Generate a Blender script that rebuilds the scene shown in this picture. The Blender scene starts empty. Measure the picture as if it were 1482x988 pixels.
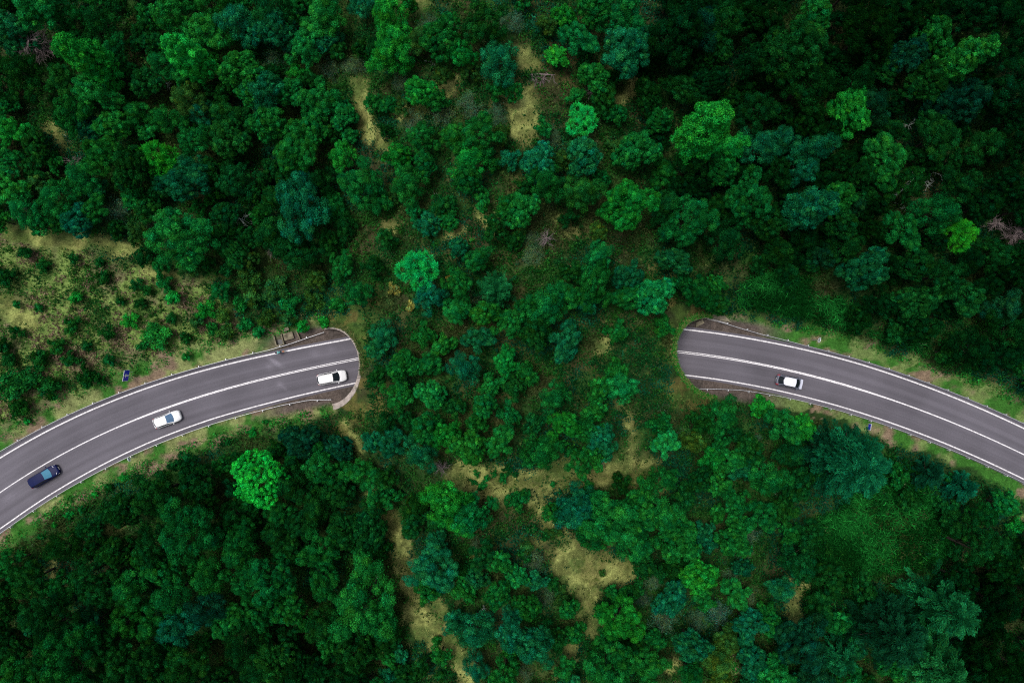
import bpy, bmesh, math, random
import numpy as np
from mathutils import Vector, Matrix

# ------------------------------------------------------------------ scene, camera, light
sc = bpy.context.scene
COL = sc.collection
rng = np.random.default_rng(7)
random.seed(7)
R = math.radians
CAM_Z = 108.0
K = 162.0 / 1482.0                       # metres per photo pixel on the road plane

cam_d = bpy.data.cameras.new("camera")
cam_d.lens = 24.0
cam_d.sensor_width = 36.0
cam_d.clip_end = 3000
cam = bpy.data.objects.new("camera", cam_d)
cam.location = (0, 0, CAM_Z)
COL.objects.link(cam)
sc.camera = cam

SUN_EL, SUN_AZ = R(74), R(150)
w = bpy.data.worlds.new("World")
sc.world = w
w.use_nodes = True
nt = w.node_tree
bg = nt.nodes["Background"]
sky = nt.nodes.new("ShaderNodeTexSky")
sky.sky_type = 'NISHITA'
sky.sun_disc = False
sky.sun_elevation = SUN_EL
sky.sun_rotation = R(90) - SUN_AZ
sky.dust_density = 4.0
sky.air_density = 1.0
hsv = nt.nodes.new("ShaderNodeHueSaturation")          # overcast: a mostly white sky
hsv.inputs["Saturation"].default_value = 0.45
nt.links.new(sky.outputs[0], hsv.inputs["Color"])
nt.links.new(hsv.outputs[0], bg.inputs[0])
bg.inputs[1].default_value = 0.12
sd = bpy.data.lights.new("sun", 'SUN')
sd.energy = 1.7
sd.angle = R(20)
sd.color = (1.0, 0.93, 0.84)
so = bpy.data.objects.new("sun", sd)
so.rotation_euler = Vector((math.cos(SUN_AZ) * math.cos(SUN_EL), math.sin(SUN_AZ) * math.cos(SUN_EL),
                            math.sin(SUN_EL))).to_track_quat('Z', 'Y').to_euler()
COL.objects.link(so)
sc.view_settings.view_transform = 'Standard'
sc.view_settings.look = 'None'
sc.view_settings.exposure = 0.45
sc.view_settings.gamma = 1.0
sc.cycles.max_bounces = 4
sc.cycles.diffuse_bounces = 1
sc.cycles.use_denoising = False
sc.cycles.filter_width = 1.15
sc.cycles.caustics_reflective = False
sc.cycles.caustics_refractive = False

# ------------------------------------------------------------------ helpers
def P(px, py, z=0.0):
    s = K * (CAM_Z - z) / CAM_Z
    return np.array([(px - 741.0) * s, -(py - 494.0) * s])

def tag(o, label=None, cat=None, group=None, kind=None):
    if label: o['label'] = label
    if cat: o['category'] = cat
    if group: o['group'] = group
    if kind: o['kind'] = kind
    return o

def empty(name, loc, rz=0.0, label=None, cat=None, group=None):
    o = bpy.data.objects.new(name, None)
    o.empty_display_size = 0.3
    o.location = loc
    o.rotation_euler = (0, 0, rz)
    COL.objects.link(o)
    return tag(o, label, cat, group)

def mesh_np(name, V, F, mat=None, tone=None, smooth=False, tone_domain='FACE'):
    V = np.asarray(V, dtype=np.float32).reshape(-1, 3)
    F = np.asarray(F, dtype=np.int32)
    me = bpy.data.meshes.new(name)
    me.vertices.add(len(V)); me.vertices.foreach_set("co", V.ravel())
    k = F.shape[1]
    me.loops.add(F.size); me.loops.foreach_set("vertex_index", F.ravel())
    me.polygons.add(len(F))
    me.polygons.foreach_set("loop_start", np.arange(0, F.size, k, dtype=np.int32))
    me.polygons.foreach_set("loop_total", np.full(len(F), k, dtype=np.int32))
    if smooth: me.polygons.foreach_set("use_smooth", np.ones(len(F), dtype=bool))
    if tone is not None:
        a = me.attributes.new("tone", 'FLOAT_COLOR', tone_domain)
        t = np.ones((len(tone), 4), dtype=np.float32); t[:, :3] = tone
        a.data.foreach_set("color", t.ravel())
    me.update(calc_edges=True)
    if mat: me.materials.append(mat)
    return me

def link(name, me, parent=None, loc=None, rz=None):
    o = bpy.data.objects.new(name, me)
    COL.objects.link(o)
    if parent: o.parent = parent
    if loc is not None: o.location = loc
    if rz is not None: o.rotation_euler = (0, 0, rz)
    return o

class MB:
    """collects simple solids into one mesh"""
    def __init__(s): s.v = []; s.f = []; s.smooth = False
    def add(s, V, F):
        b = len(s.v); s.v += [tuple(map(float, p)) for p in V]
        s.f += [tuple(b + i for i in f) for f in F]; return s
    def box(s, c, d, rz=0.0, ry=0.0):
        hx, hy, hz = d[0] / 2, d[1] / 2, d[2] / 2
        m = Matrix.Rotation(rz, 3, 'Z') @ Matrix.Rotation(ry, 3, 'Y')
        V = [m @ Vector((x, y, z)) + Vector(c) for x in (-hx, hx) for y in (-hy, hy) for z in (-hz, hz)]
        return s.add(V, [(0, 1, 3, 2), (4, 6, 7, 5), (0, 4, 5, 1), (2, 3, 7, 6), (0, 2, 6, 4), (1, 5, 7, 3)])
    def tube(s, pts, rad, n=6, cap=True):
        pts = [Vector(p) for p in pts]
        if not hasattr(rad, '__len__'): rad = [rad] * len(pts)
        V = []; F = []
        for i, p in enumerate(pts):
            d = (pts[min(i + 1, len(pts) - 1)] - pts[max(i - 1, 0)]).normalized()
            u = d.orthogonal().normalized(); q = d.cross(u)
            if i and abs(d.z) < 0.99:
                u = d.cross(Vector((0, 0, 1))).normalized(); q = d.cross(u)
            elif abs(d.z) < 0.99:
                u = d.cross(Vector((0, 0, 1))).normalized(); q = d.cross(u)
            for k in range(n):
                a = 2 * math.pi * k / n
                V.append(p + (u * math.cos(a) + q * math.sin(a)) * rad[i])
        for i in range(len(pts) - 1):
            for k in range(n):
                F.append((i * n + k, i * n + (k + 1) % n, (i + 1) * n + (k + 1) % n, (i + 1) * n + k))
        if cap:
            F.append(tuple(reversed(range(n)))); F.append(tuple((len(pts) - 1) * n + k for k in range(n)))
        return s.add(V, F)
    def torus(s, c, rad, r, n=20, m=6):       # axis along y
        V = []; F = []
        for i in range(n):
            a = 2 * math.pi * i / n
            for j in range(m):
                b = 2 * math.pi * j / m
                rr = rad + r * math.cos(b)
                V.append((c[0] + rr * math.cos(a), c[1] + r * math.sin(b), c[2] + rr * math.sin(a)))
        for i in range(n):
            for j in range(m):
                F.append((i * m + j, ((i + 1) % n) * m + j, ((i + 1) % n) * m + (j + 1) % m, i * m + (j + 1) % m))
        return s.add(V, F)
    def disc(s, c, rad, th, axis='y', n=20):
        V = []; F = []
        for sgn in (-1, 1):
            for k in range(n):
                a = 2 * math.pi * k / n
                u, q = rad * math.cos(a), rad * math.sin(a)
                if axis == 'y': V.append((c[0] + u, c[1] + sgn * th / 2, c[2] + q))
                elif axis == 'x': V.append((c[0] + sgn * th / 2, c[1] + u, c[2] + q))
                else: V.append((c[0] + u, c[1] + q, c[2] + sgn * th / 2))
        F.append(tuple(reversed(range(n)))); F.append(tuple(range(n, 2 * n)))
        for k in range(n): F.append((k, (k + 1) % n, n + (k + 1) % n, n + k))
        return s.add(V, F)
    def grid(s, G):
        G = np.asarray(G); a, b = G.shape[:2]
        return s.add(G.reshape(-1, 3), [(i * b + j, (i + 1) * b + j, (i + 1) * b + j + 1, i * b + j + 1)
                                        for i in range(a - 1) for j in range(b - 1)])
    def mesh(s, name, mat, smooth=False):
        me = bpy.data.meshes.new(name)
        me.from_pydata(s.v, [], s.f)
        bm = bmesh.new(); bm.from_mesh(me)
        bmesh.ops.recalc_face_normals(bm, faces=bm.faces)
        bm.to_mesh(me); bm.free()
        if smooth:
            for p in me.polygons: p.use_smooth = True
        me.materials.append(mat)
        return me
    def build(s, name, mat, parent=None, smooth=False):
        return link(name, s.mesh(name, mat, smooth), parent)

# ---- noise on arrays
_perm = rng.permutation(512)
def vnoise(x, y):
    xi = np.floor(x).astype(int); yi = np.floor(y).astype(int)
    fx = x - xi; fy = y - yi
    fx = fx * fx * (3 - 2 * fx); fy = fy * fy * (3 - 2 * fy)
    def h(a, b): return _perm[(_perm[a % 512] + b) % 512] / 511.0
    return (h(xi, yi) * (1 - fx) + h(xi + 1, yi) * fx) * (1 - fy) + (h(xi, yi + 1) * (1 - fx) + h(xi + 1, yi + 1) * fx) * fy
def fbm(x, y, s, o=4):
    r = 0; a = 0.5; t = 0
    for k in range(o):
        r = r + a * vnoise(x / s + 17.3 * k, y / s + 9.1 * k); t += a; a *= 0.5; s *= 0.5
    return r / t
def sstep(a, b, x):
    t = np.clip((x - a) / (b - a), 0, 1); return t * t * (3 - 2 * t)

# ------------------------------------------------------------------ materials
def new_mat(name):
    m = bpy.data.materials.new(name); m.use_nodes = True
    return m, m.node_tree, m.node_tree.nodes["Principled BSDF"]

def plain(name, col, rough=0.5, metal=0.0, coat=0.0, spec=0.5, vary=0.15, scale=6.0):
    m, t, b = new_mat(name)
    tc = t.nodes.new("ShaderNodeTexCoord"); n = t.nodes.new("ShaderNodeTexNoise")
    n.inputs["Scale"].default_value = scale; n.inputs["Detail"].default_value = 5
    t.links.new(tc.outputs["Object"], n.inputs["Vector"])
    r = t.nodes.new("ShaderNodeValToRGB")
    lo = [c * (1 - vary) for c in col]; hi = [min(1, c * (1 + vary)) for c in col]
    r.color_ramp.elements[0].position = 0.3; r.color_ramp.elements[0].color = (*lo, 1)
    r.color_ramp.elements[1].position = 0.7; r.color_ramp.elements[1].color = (*hi, 1)
    t.links.new(n.outputs["Fac"], r.inputs["Fac"]); t.links.new(r.outputs[0], b.inputs["Base Color"])
    b.inputs["Roughness"].default_value = rough; b.inputs["Metallic"].default_value = metal
    b.inputs["Coat Weight"].default_value = coat; b.inputs["Specular IOR Level"].default_value = spec
    return m

def leafy(name, transl=0.15, noise_scale=0.0):
    """leaf material: object colour times the leaf's own tone"""
    m = bpy.data.materials.new(name); m.use_nodes = True; t = m.node_tree
    t.nodes.remove(t.nodes["Principled BSDF"])
    out = t.nodes["Material Output"]
    oi = t.nodes.new("ShaderNodeObjectInfo")
    at = t.nodes.new("ShaderNodeAttribute"); at.attribute_name = "tone"
    mx = t.nodes.new("ShaderNodeMix"); mx.data_type = 'RGBA'; mx.blend_type = 'MULTIPLY'; mx.inputs[0].default_value = 1
    t.links.new(oi.outputs["Color"], mx.inputs[6]); t.links.new(at.outputs["Color"], mx.inputs[7])
    d = t.nodes.new("ShaderNodeBsdfDiffuse"); tr = t.nodes.new("ShaderNodeBsdfTranslucent")
    ms = t.nodes.new("ShaderNodeMixShader"); ms.inputs[0].default_value = transl
    for b in (d, tr): t.links.new(mx.outputs[2], b.inputs["Color"])
    t.links.new(d.outputs[0], ms.inputs[1]); t.links.new(tr.outputs[0], ms.inputs[2])
    t.links.new(ms.outputs[0], out.inputs["Surface"])
    return m
M_LEAF = leafy("leaf")
M_TUFT = leafy("tuft", 0.1)
M_BARK = plain("bark", (0.035, 0.030, 0.022), 0.9, spec=0.2, vary=0.4, scale=3)
M_DEAD = plain("dead_wood", (0.20, 0.16, 0.162), 0.85, spec=0.2, vary=0.3, scale=2)
M_PALE = plain("bleached_wood", (0.30, 0.36, 0.32), 0.85, spec=0.2, vary=0.3, scale=2)
M_CONC = plain("concrete", (0.33, 0.285, 0.26), 0.9, spec=0.2, vary=0.35, scale=1.3)
M_FLOOR = plain("verge_gravel", (0.062, 0.052, 0.047), 0.95, spec=0.1, vary=0.4, scale=2.5)
M_WEATH = plain("weathered_concrete", (0.150, 0.135, 0.095), 0.95, spec=0.1, vary=0.5, scale=1.6)
M_LINING = plain("tunnel_concrete", (0.22, 0.21, 0.20), 0.9, spec=0.2, vary=0.25, scale=0.6)
M_STEEL = plain("galvanised_steel", (0.42, 0.43, 0.46), 0.5, metal=0.5, vary=0.15, scale=2)
M_POST = plain("post_steel", (0.50, 0.51, 0.54), 0.5, metal=0.3, vary=0.15, scale=2)

def asphalt():
    m, t, b = new_mat("asphalt")
    N = t.nodes; L = t.links
    uv = N.new("ShaderNodeUVMap"); uv.uv_map = "road"
    sep = N.new("ShaderNodeSeparateXYZ"); L.new(uv.outputs[0], sep.inputs[0])
    tc = N.new("ShaderNodeTexCoord")
    # streaks along the lanes
    mp = N.new("ShaderNodeMapping"); mp.inputs["Scale"].default_value = (0.02, 1.6, 1)
    L.new(uv.outputs[0], mp.inputs[0])
    ns = N.new("ShaderNodeTexNoise"); ns.inputs["Scale"].default_value = 1.0; ns.inputs["Detail"].default_value = 6
    L.new(mp.outputs[0], ns.inputs["Vector"])
    nl = N.new("ShaderNodeTexNoise"); nl.inputs["Scale"].default_value = 0.12; nl.inputs["Detail"].default_value = 6
    L.new(tc.outputs["Object"], nl.inputs["Vector"])
    nf = N.new("ShaderNodeTexNoise"); nf.inputs["Scale"].default_value = 5; nf.inputs["Detail"].default_value = 8
    L.new(tc.outputs["Object"], nf.inputs["Vector"])
    # slightly polished wheel tracks: |v| near 0.9 m and 2.6 m of each lane
    ab = N.new("ShaderNodeMath"); ab.operation = 'ABSOLUTE'; L.new(sep.outputs[1], ab.inputs[0])
    wv = N.new("ShaderNodeMath"); wv.operation = 'MULTIPLY'; wv.inputs[1].default_value = 3.6; L.new(ab.outputs[0], wv.inputs[0])
    cs = N.new("ShaderNodeMath"); cs.operation = 'COSINE'; L.new(wv.outputs[0], cs.inputs[0])
    def madd(a, k, c):
        q = N.new("ShaderNodeMath"); q.operation = 'MULTIPLY_ADD'; L.new(a, q.inputs[0]); q.inputs[1].default_value = k
        if isinstance(c, float): q.inputs[2].default_value = c
        else: L.new(c, q.inputs[2])
        return q.outputs[0]
    v = madd(ns.outputs["Fac"], 0.55, 0.08)
    v = madd(nl.outputs["Fac"], 0.75, v)
    v = madd(nf.outputs["Fac"], 0.40, v)
    v = madd(cs.outputs[0], 0.06, v)
    st = N.new("ShaderNodeAttribute"); st.attribute_name = "tone"
    stn = N.new("ShaderNodeMath"); stn.operation = 'MULTIPLY'; L.new(st.outputs["Fac"], stn.inputs[0]); L.new(nf.outputs["Fac"], stn.inputs[1])
    v = madd(stn.outputs[0], 1.6, v)
    mx = N.new("ShaderNodeMix"); mx.data_type = 'RGBA'; mx.blend_type = 'MULTIPLY'; mx.inputs[0].default_value = 1
    mx.inputs[6].default_value = (0.105, 0.099, 0.120, 1)
    cmb = N.new("ShaderNodeCombineColor"); [L.new(v, cmb.inputs[i]) for i in range(3)]
    L.new(cmb.outputs[0], mx.inputs[7]); L.new(mx.outputs[2], b.inputs["Base Color"])
    b.inputs["Roughness"].default_value = 0.85; b.inputs["Specular IOR Level"].default_value = 0.25
    bp = N.new("ShaderNodeBump"); bp.inputs["Strength"].default_value = 0.3; bp.inputs["Distance"].default_value = 0.02
    L.new(nf.outputs["Fac"], bp.inputs["Height"]); L.new(bp.outputs[0], b.inputs["Normal"])
    return m
M_ASPH = asphalt()

def paint():
    m, t, b = new_mat("road_paint"); N = t.nodes; L = t.links
    tc = N.new("ShaderNodeTexCoord"); n = N.new("ShaderNodeTexNoise"); n.inputs["Scale"].default_value = 3.5; n.inputs["Detail"].default_value = 8
    L.new(tc.outputs["Object"], n.inputs["Vector"])
    r = N.new("ShaderNodeValToRGB"); r.color_ramp.elements[0].position = 0.26; r.color_ramp.elements[0].color = (0.30, 0.29, 0.31, 1)
    r.color_ramp.elements[1].position = 0.55; r.color_ramp.elements[1].color = (0.70, 0.69, 0.72, 1)
    L.new(n.outputs["Fac"], r.inputs[0]); L.new(r.outputs[0], b.inputs["Base Color"]); b.inputs["Roughness"].default_value = 0.7
    return m
M_PAINT = paint()

def ground_mat():
    m, t, b = new_mat("forest_ground"); N = t.nodes; L = t.links
    at = N.new("ShaderNodeAttribute"); at.attribute_name = "tone"      # ground cover colour by place
    tc = N.new("ShaderNodeTexCoord")
    n1 = N.new("ShaderNodeTexNoise"); n1.inputs["Scale"].default_value = 0.9; n1.inputs["Detail"].default_value = 9; n1.inputs["Roughness"].default_value = 0.7
    n2 = N.new("ShaderNodeTexNoise"); n2.inputs["Scale"].default_value = 5; n2.inputs["Detail"].default_value = 8; n2.inputs["Roughness"].default_value = 0.7
    for n in (n1, n2): L.new(tc.outputs["Object"], n.inputs["Vector"])
    r1 = N.new("ShaderNodeMapRange"); r1.inputs[1].default_value = 0.3; r1.inputs[2].default_value = 0.7; r1.inputs[3].default_value = 0.55; r1.inputs[4].default_value = 1.4
    r2 = N.new("ShaderNodeMapRange"); r2.inputs[1].default_value = 0.3; r2.inputs[2].default_value = 0.7; r2.inputs[3].default_value = 0.5; r2.inputs[4].default_value = 1.5
    L.new(n1.outputs["Fac"], r1.inputs[0]); L.new(n2.outputs["Fac"], r2.inputs[0])
    mu = N.new("ShaderNodeMath"); mu.operation = 'MULTIPLY'; L.new(r1.outputs[0], mu.inputs[0]); L.new(r2.outputs[0], mu.inputs[1])
    cmb = N.new("ShaderNodeCombineColor"); [L.new(mu.outputs[0], cmb.inputs[i]) for i in range(3)]
    mx = N.new("ShaderNodeMix"); mx.data_type = 'RGBA'; mx.blend_type = 'MULTIPLY'; mx.inputs[0].default_value = 1
    L.new(at.outputs["Color"], mx.inputs[6]); L.new(cmb.outputs[0], mx.inputs[7])
    L.new(mx.outputs[2], b.inputs["Base Color"]); b.inputs["Roughness"].default_value = 0.95; b.inputs["Specular IOR Level"].default_value = 0.1
    bp = N.new("ShaderNodeBump"); bp.inputs["Strength"].default_value = 0.6; bp.inputs["Distance"].default_value = 0.12
    L.new(n2.outputs["Fac"], bp.inputs["Height"]); L.new(bp.outputs[0], b.inputs["Normal"])
    return m
M_GROUND = ground_mat()

# ------------------------------------------------------------------ road geometry (a centre line and two edge lines)
CL = [(0, 713.5), (52, 678.5), (103, 647), (192.6, 611), (250, 587.5), (300, 570.7), (401, 542), (460, 530.5), (522, 519)]
CR = [(980.6, 509), (1071.7, 521), (1132, 533.5), (1182, 546), (1230, 559.7), (1295, 579), (1380, 612), (1482, 657.6)]
def fit(pts, deg):
    A = np.array([P(*p) for p in pts]); return np.poly1d(np.polyfit(A[:, 0], A[:, 1], deg))
fL, fR = fit(CL, 3), fit(CR, 3)
xL0, xL1 = -82.0, P(522, 519)[0]
xR0, xR1 = P(980.6, 509)[0], 82.0
def centre_y(x):
    x = np.asarray(x, float)
    dl, dr = fL.deriv(), fR.deriv()
    tt = np.clip((x - xL1) / (xR0 - xL1), 0, 1); h = xR0 - xL1
    herm = (2 * tt**3 - 3 * tt**2 + 1) * fL(xL1) + (tt**3 - 2 * tt**2 + tt) * h * dl(xL1) + (-2 * tt**3 + 3 * tt**2) * fR(xR0) + (tt**3 - tt**2) * h * dr(xR0)
    y = np.where(x < xL1, fL(np.maximum(x, xL0)), np.where(x > xR0, fR(np.minimum(x, xR1)), herm))
    y = y + np.where(x < xL0, (x - xL0) * dl(xL0), 0) + np.where(x > xR1, (x - xR1) * dr(xR1), 0)
    return y
cx = np.arange(-230, 230.01, 0.25)
CEN = np.stack([cx, centre_y(cx)], 1)
tng = np.gradient(CEN, axis=0); tng /= np.linalg.norm(tng, axis=1)[:, None]
NRM = np.stack([-tng[:, 1], tng[:, 0]], 1)
ARC = np.concatenate([[0], np.cumsum(np.linalg.norm(np.diff(CEN, axis=0), axis=1))])
cpx = cx / K + 741
UP = np.interp(cpx, [0, 100, 200, 300, 400, 500, 980, 1100, 1230, 1482], np.array([42, 39.5, 37, 34.7, 32.2, 30.5, 33, 33.6, 35, 34]) * K)
LO = np.interp(cpx, [0, 100, 206, 300, 381, 513, 985, 1100, 1230, 1482], np.array([43, 41, 38, 36, 35.5, 33.5, 32.5, 32, 31.8, 32]) * K)
def at_road(px, off):
    """point at photo column px (on the road plane), off metres to the upper (+) side of the centre line"""
    i = np.argmin(abs(cpx - px)); p = CEN[i] + NRM[i] * off
    return p, math.atan2(tng[i, 1], tng[i, 0])

# ------------------------------------------------------------------ tunnel frames and terrain height
TW, TH, TR = 5.9, 6.5, 0.45
class Portal: pass
def portal(px, py, into, slope, dang):
    q = Portal(); q.p = P(px, py); i = np.argmin(abs(cpx - px))
    q.a = tng[i] * into; q.n = np.array([-q.a[1], q.a[0]])
    q.D = np.array([math.cos(dang), math.sin(dang)]); q.slope = slope
    q.aD = q.a @ q.D; q.nD = q.n @ q.D
    return q
PL = portal(474, 531, 1, 1.00, R(6))
PR = portal(1034, 516.5, -1, 0.86, R(181))
def pq(q, X, Y):
    dx, dy = X - q.p[0], Y - q.p[1]
    return dx * q.D[0] + dy * q.D[1], dx * q.n[0] + dy * q.n[1], dx * q.a[0] + dy * q.a[1]
open_pts = CEN[(cx < PL.p[0]) | (cx > PR.p[0])][::4]
def road_dist(X, Y):
    sh = X.shape; X = X.ravel(); Y = Y.ravel(); d = np.full(len(X), 1e9)
    for i in range(0, len(X), 20000):
        a = (X[i:i + 20000, None] - open_pts[None, :, 0])**2 + (Y[i:i + 20000, None] - open_pts[None, :, 1])**2
        d[i:i + 20000] = np.sqrt(a.min(1))
    return d.reshape(sh)
def hill_side(q, X, Y):
    u, t, s = pq(q, X, Y)
    k = q.slope * (1 - 0.62 * sstep(8.5, 24, abs(t)))
    lin = k * u
    cap = 7.0 + 0.28 * (u - 6.8 / k)
    z = np.minimum(lin, np.minimum(cap, 11.5))
    return np.where(u > 0, z, 0.0)
def opening(q, X, Y):
    u, t, s = pq(q, X, Y)
    ro = TW + 0.10
    zr = (TH + .10) * np.sqrt(np.clip(1 - (t / ro)**2, 0, 1))
    return (abs(t) < ro) & (u > 0) & (u < zr / q.slope) & (s < 14)
def terrain(X, Y):
    X = np.asarray(X, float); Y = np.asarray(Y, float)
    d = road_dist(X, Y)
    e = d - 5.2
    n = fbm(X, Y, 18) - 0.5; n2 = fbm(X + 50, Y - 30, 5) - 0.5
    bank = 0.16 * np.clip(e - 0.3, 0, 3) + 0.10 * np.clip(e - 3.3, 0, 22)
    bank = bank + sstep(1.5, 12, e) * (n * 3.0 + n2 * 1.0) + sstep(0.6, 2.0, e) * n2 * 0.4
    far = sstep(70, 260, np.hypot(X, Y))
    bank = bank + far * 18 * (fbm(X, Y, 90) - 0.2)
    hill = np.minimum(hill_side(PL, X, Y), hill_side(PR, X, Y))
    lat = sstep(0, 1, hill / 3)
    near = np.zeros(X.shape)
    for q in (PL, PR):                       # the soil lies just below the rims
        u, t, s = pq(q, X, Y)
        rho = np.hypot(t / TW, np.clip(q.slope * u, 0, 9) / TH)
        near = np.maximum(near, np.exp(-((rho - 1) * TW / 1.1)**2) * (u > -1) * (u < 8))
    hill = hill + lat * (n2 * 0.7 + n * 0.8) * (1 - near) - 0.16 * near * (hill > .2)
    z = np.maximum(bank, hill)
    z = np.where(e < 0.3, np.where(hill > 0.05, z, -0.06), z)
    o = opening(PL, X, Y) | opening(PR, X, Y)
    return np.where(o, -0.06, z), o, d

# ------------------------------------------------------------------ ground cover zones
STROKES = [  # dry grass: polyline in photo pixels, half width, strength
    ([(520, 118), (528, 160), (540, 195), (562, 218)], 10, 1), ([(632, 132), (655, 122)], 11, .85), ([(585, 160), (600, 158)], 11, .8),
    ([(750, 138), (762, 165), (756, 192)], 15, 1), ([(760, 85), (772, 95)], 10, .9), ([(900, 145), (912, 135), (918, 115)], 9, .9), ([(600, 8), (612, 2)], 14, .9),
    ([(555, 318), (566, 332)], 9, .8), ([(695, 308), (712, 335)], 10, .8), ([(650, 338), (662, 336)], 10, .8), ([(655, 100), (640, 60)], 7, .3),
    ([(672, 690), (720, 690), (765, 705), (810, 690), (865, 682), (940, 686)], 18, 1), ([(765, 715), (780, 742), (790, 765)], 9, .9), ([(690, 712), (725, 725)], 10, .8),
    ([(830, 818), (862, 826), (900, 824)], 23, 1), ([(850, 838), (854, 880), (854, 905)], 14, 1), ([(808, 775), (835, 805)], 9, .85), ([(770, 790), (782, 785)], 9, .7), ([(822, 932), (830, 945)], 8, .6),
    ([(548, 722), (572, 768), (590, 825), (605, 885), (625, 925)], 12, .85), ([(600, 885), (640, 915), (665, 950), (680, 990)], 14, 1), ([(626, 845), (640, 878), (650, 905)], 6, .9),
    ([(1146, 868), (1150, 890)], 9, .95), ([(1138, 840), (1148, 866), (1165, 838)], 6, .8), ([(972, 972), (985, 955)], 7, .7), ([(900, 590), (915, 630), (912, 670)], 8, .6), ([(925, 690), (905, 668)], 14, .8),
    ([(868, 512), (882, 492)], 9, .7), ([(812, 320), (825, 335)], 12, .4), ([(940, 388), (975, 395)], 8, .5), ([(1020, 380), (1040, 382)], 8, .4), ([(38, 245), (60, 235)], 12, .65), ([(72, 190), (95, 205)], 12, .7),
    ([(115, 775), (128, 778)], 11, .6), ([(160, 755), (172, 762)], 9, .6), ([(78, 828), (92, 850)], 10, .65), ([(5, 890), (45, 868), (75, 850)], 10, .3), ([(1420, 785), (1470, 800)], 6, .5), ([(1415, 770), (1440, 790)], 8, .3),
    ([(20, 345), (75, 345), (110, 350)], 12, 1), ([(140, 352), (160, 362), (200, 366)], 7, .9), ([(210, 390), (250, 398)], 7, .9), ([(0, 450), (40, 460)], 16, .8), ([(290, 400), (320, 400)], 5, .8), ([(520, 650), (500, 620)], 8, .5),
    ([(745, 965), (840, 985)], 14, .35), ([(775, 845), (800, 910), (810, 950)], 20, .22), ([(600, 960), (640, 985)], 14, .25)]
MEADOW = [(-40, 330), (60, 335), (150, 372), (225, 395), (300, 405), (335, 432), (345, 470), (395, 490), (300, 520), (180, 562), (80, 608), (-40, 660)]
def poly_dist(px, py, poly):
    inside = np.zeros(px.shape, bool); dm = np.full(px.shape, 1e9); n = len(poly)
    for i in range(n):
        x0, y0 = poly[i]; x1, y1 = poly[(i + 1) % n]
        c = ((y0 > py) != (y1 > py)) & (px < (x1 - x0) * (py - y0) / (y1 - y0 + 1e-9) + x0); inside ^= c
        t = np.clip(((px - x0) * (x1 - x0) + (py - y0) * (y1 - y0)) / ((x1 - x0)**2 + (y1 - y0)**2), 0, 1)
        dm = np.minimum(dm, np.hypot(px - x0 - t * (x1 - x0), py - y0 - t * (y1 - y0)))
    return np.where(inside, dm, -dm)
def line_dist(px, py, pl):
    dm = np.full(px.shape, 1e9)
    for (x0, y0), (x1, y1) in zip(pl[:-1], pl[1:]):
        t = np.clip(((px - x0) * (x1 - x0) + (py - y0) * (y1 - y0)) / ((x1 - x0)**2 + (y1 - y0)**2), 0, 1)
        dm = np.minimum(dm, np.hypot(px - x0 - t * (x1 - x0), py - y0 - t * (y1 - y0)))
    return dm
def zones(X, Y, z, d):
    """weights of dry grass, meadow, verge at ground points"""
    s = K * (CAM_Z - z) / CAM_Z
    wob = (fbm(X, Y, 4.0, 4) - 0.5)
    px = X / s + 741 + wob * 22; py = -Y / s + 494 + (fbm(X + 31, Y + 77, 4.0, 4) - 0.5) * 22
    dry = np.zeros(X.shape)
    for pl, hw, st in STROKES:
        dry = np.maximum(dry, st * (1 - sstep(0.1, 2.0, line_dist(px, py, pl) / (hw * 1.18))))
    mott = fbm(X + 11, Y - 7, 2.2, 4)
    dry = sstep(0.10, 0.90, dry * 1.10 + (mott - 0.5) * 0.85) * sstep(0.0, 0.15, dry)
    mead = sstep(-12, 14, poly_dist(px, py, MEADOW))
    e = d - 5.0
    up = (Y > np.interp(X, cx, CEN[:, 1]))
    wid = np.where(X < 0, np.where(up, 3.0, 3.2), np.where(up, 2.3, 1.0)) + wob * 4
    hill = np.minimum(hill_side(PL, X, Y), hill_side(PR, X, Y))
    verge = (1 - sstep(wid * 0.7, wid * 1.3, e)) * (1 - sstep(0.0, 1.5, hill))
    return dry, mead, verge, hill

# ------------------------------------------------------------------ ground sheet
def fine(v, a, b): return np.concatenate([v[v < a], np.arange(a, b, 0.2), v[v >= b]])
xs = fine(fine(np.concatenate([np.linspace(-900, -100, 30)[:-1], np.arange(-100, 100.01, 0.5), np.linspace(100, 900, 30)[1:]]), -32, -19), 22, 34)
ys = fine(np.concatenate([np.linspace(-900, -70, 30)[:-1], np.arange(-70, 70.01, 0.5), np.linspace(70, 900, 30)[1:]]), -13, 7)
X, Y = np.meshgrid(xs, ys, indexing='ij')
Z, OPEN, DR = terrain(X, Y)
dry, mead, verge, hillz = zones(X, Y, Z, DR)
def lerp(a, b, t): return a * (1 - t[..., None]) + np.asarray(b) * t[..., None]
nA = fbm(X, Y, 7.0); nB = fbm(X + 200, Y + 50, 3.0); nC = fbm(X - 90, Y + 150, 2.0)
tone = np.empty(X.shape + (3,)); tone[:] = (0.014, 0.040, 0.009)
tone = lerp(tone, (0.042, 0.040, 0.018), .8 * sstep(0.5, 0.72, nA))
centre = np.exp(-((X - 3) / 26)**2) * sstep(-70, 10, Y + 40 * 0)
tone = lerp(tone, (0.085, 0.078, 0.028), .6 * centre * sstep(0.48, 0.66, nC))
tone = lerp(tone, (0.020, 0.065, 0.012), sstep(0.5, 0.75, nB))
mcol = np.empty(X.shape + (3,)); mcol[:] = (0.125, 0.195, 0.048)
mcol = lerp(mcol, (0.120, 0.092, 0.062), .7 * sstep(0.50, 0.66, nB))
mcol = lerp(mcol, (0.05, 0.10, 0.022), sstep(0.52, 0.7, nC))
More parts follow.
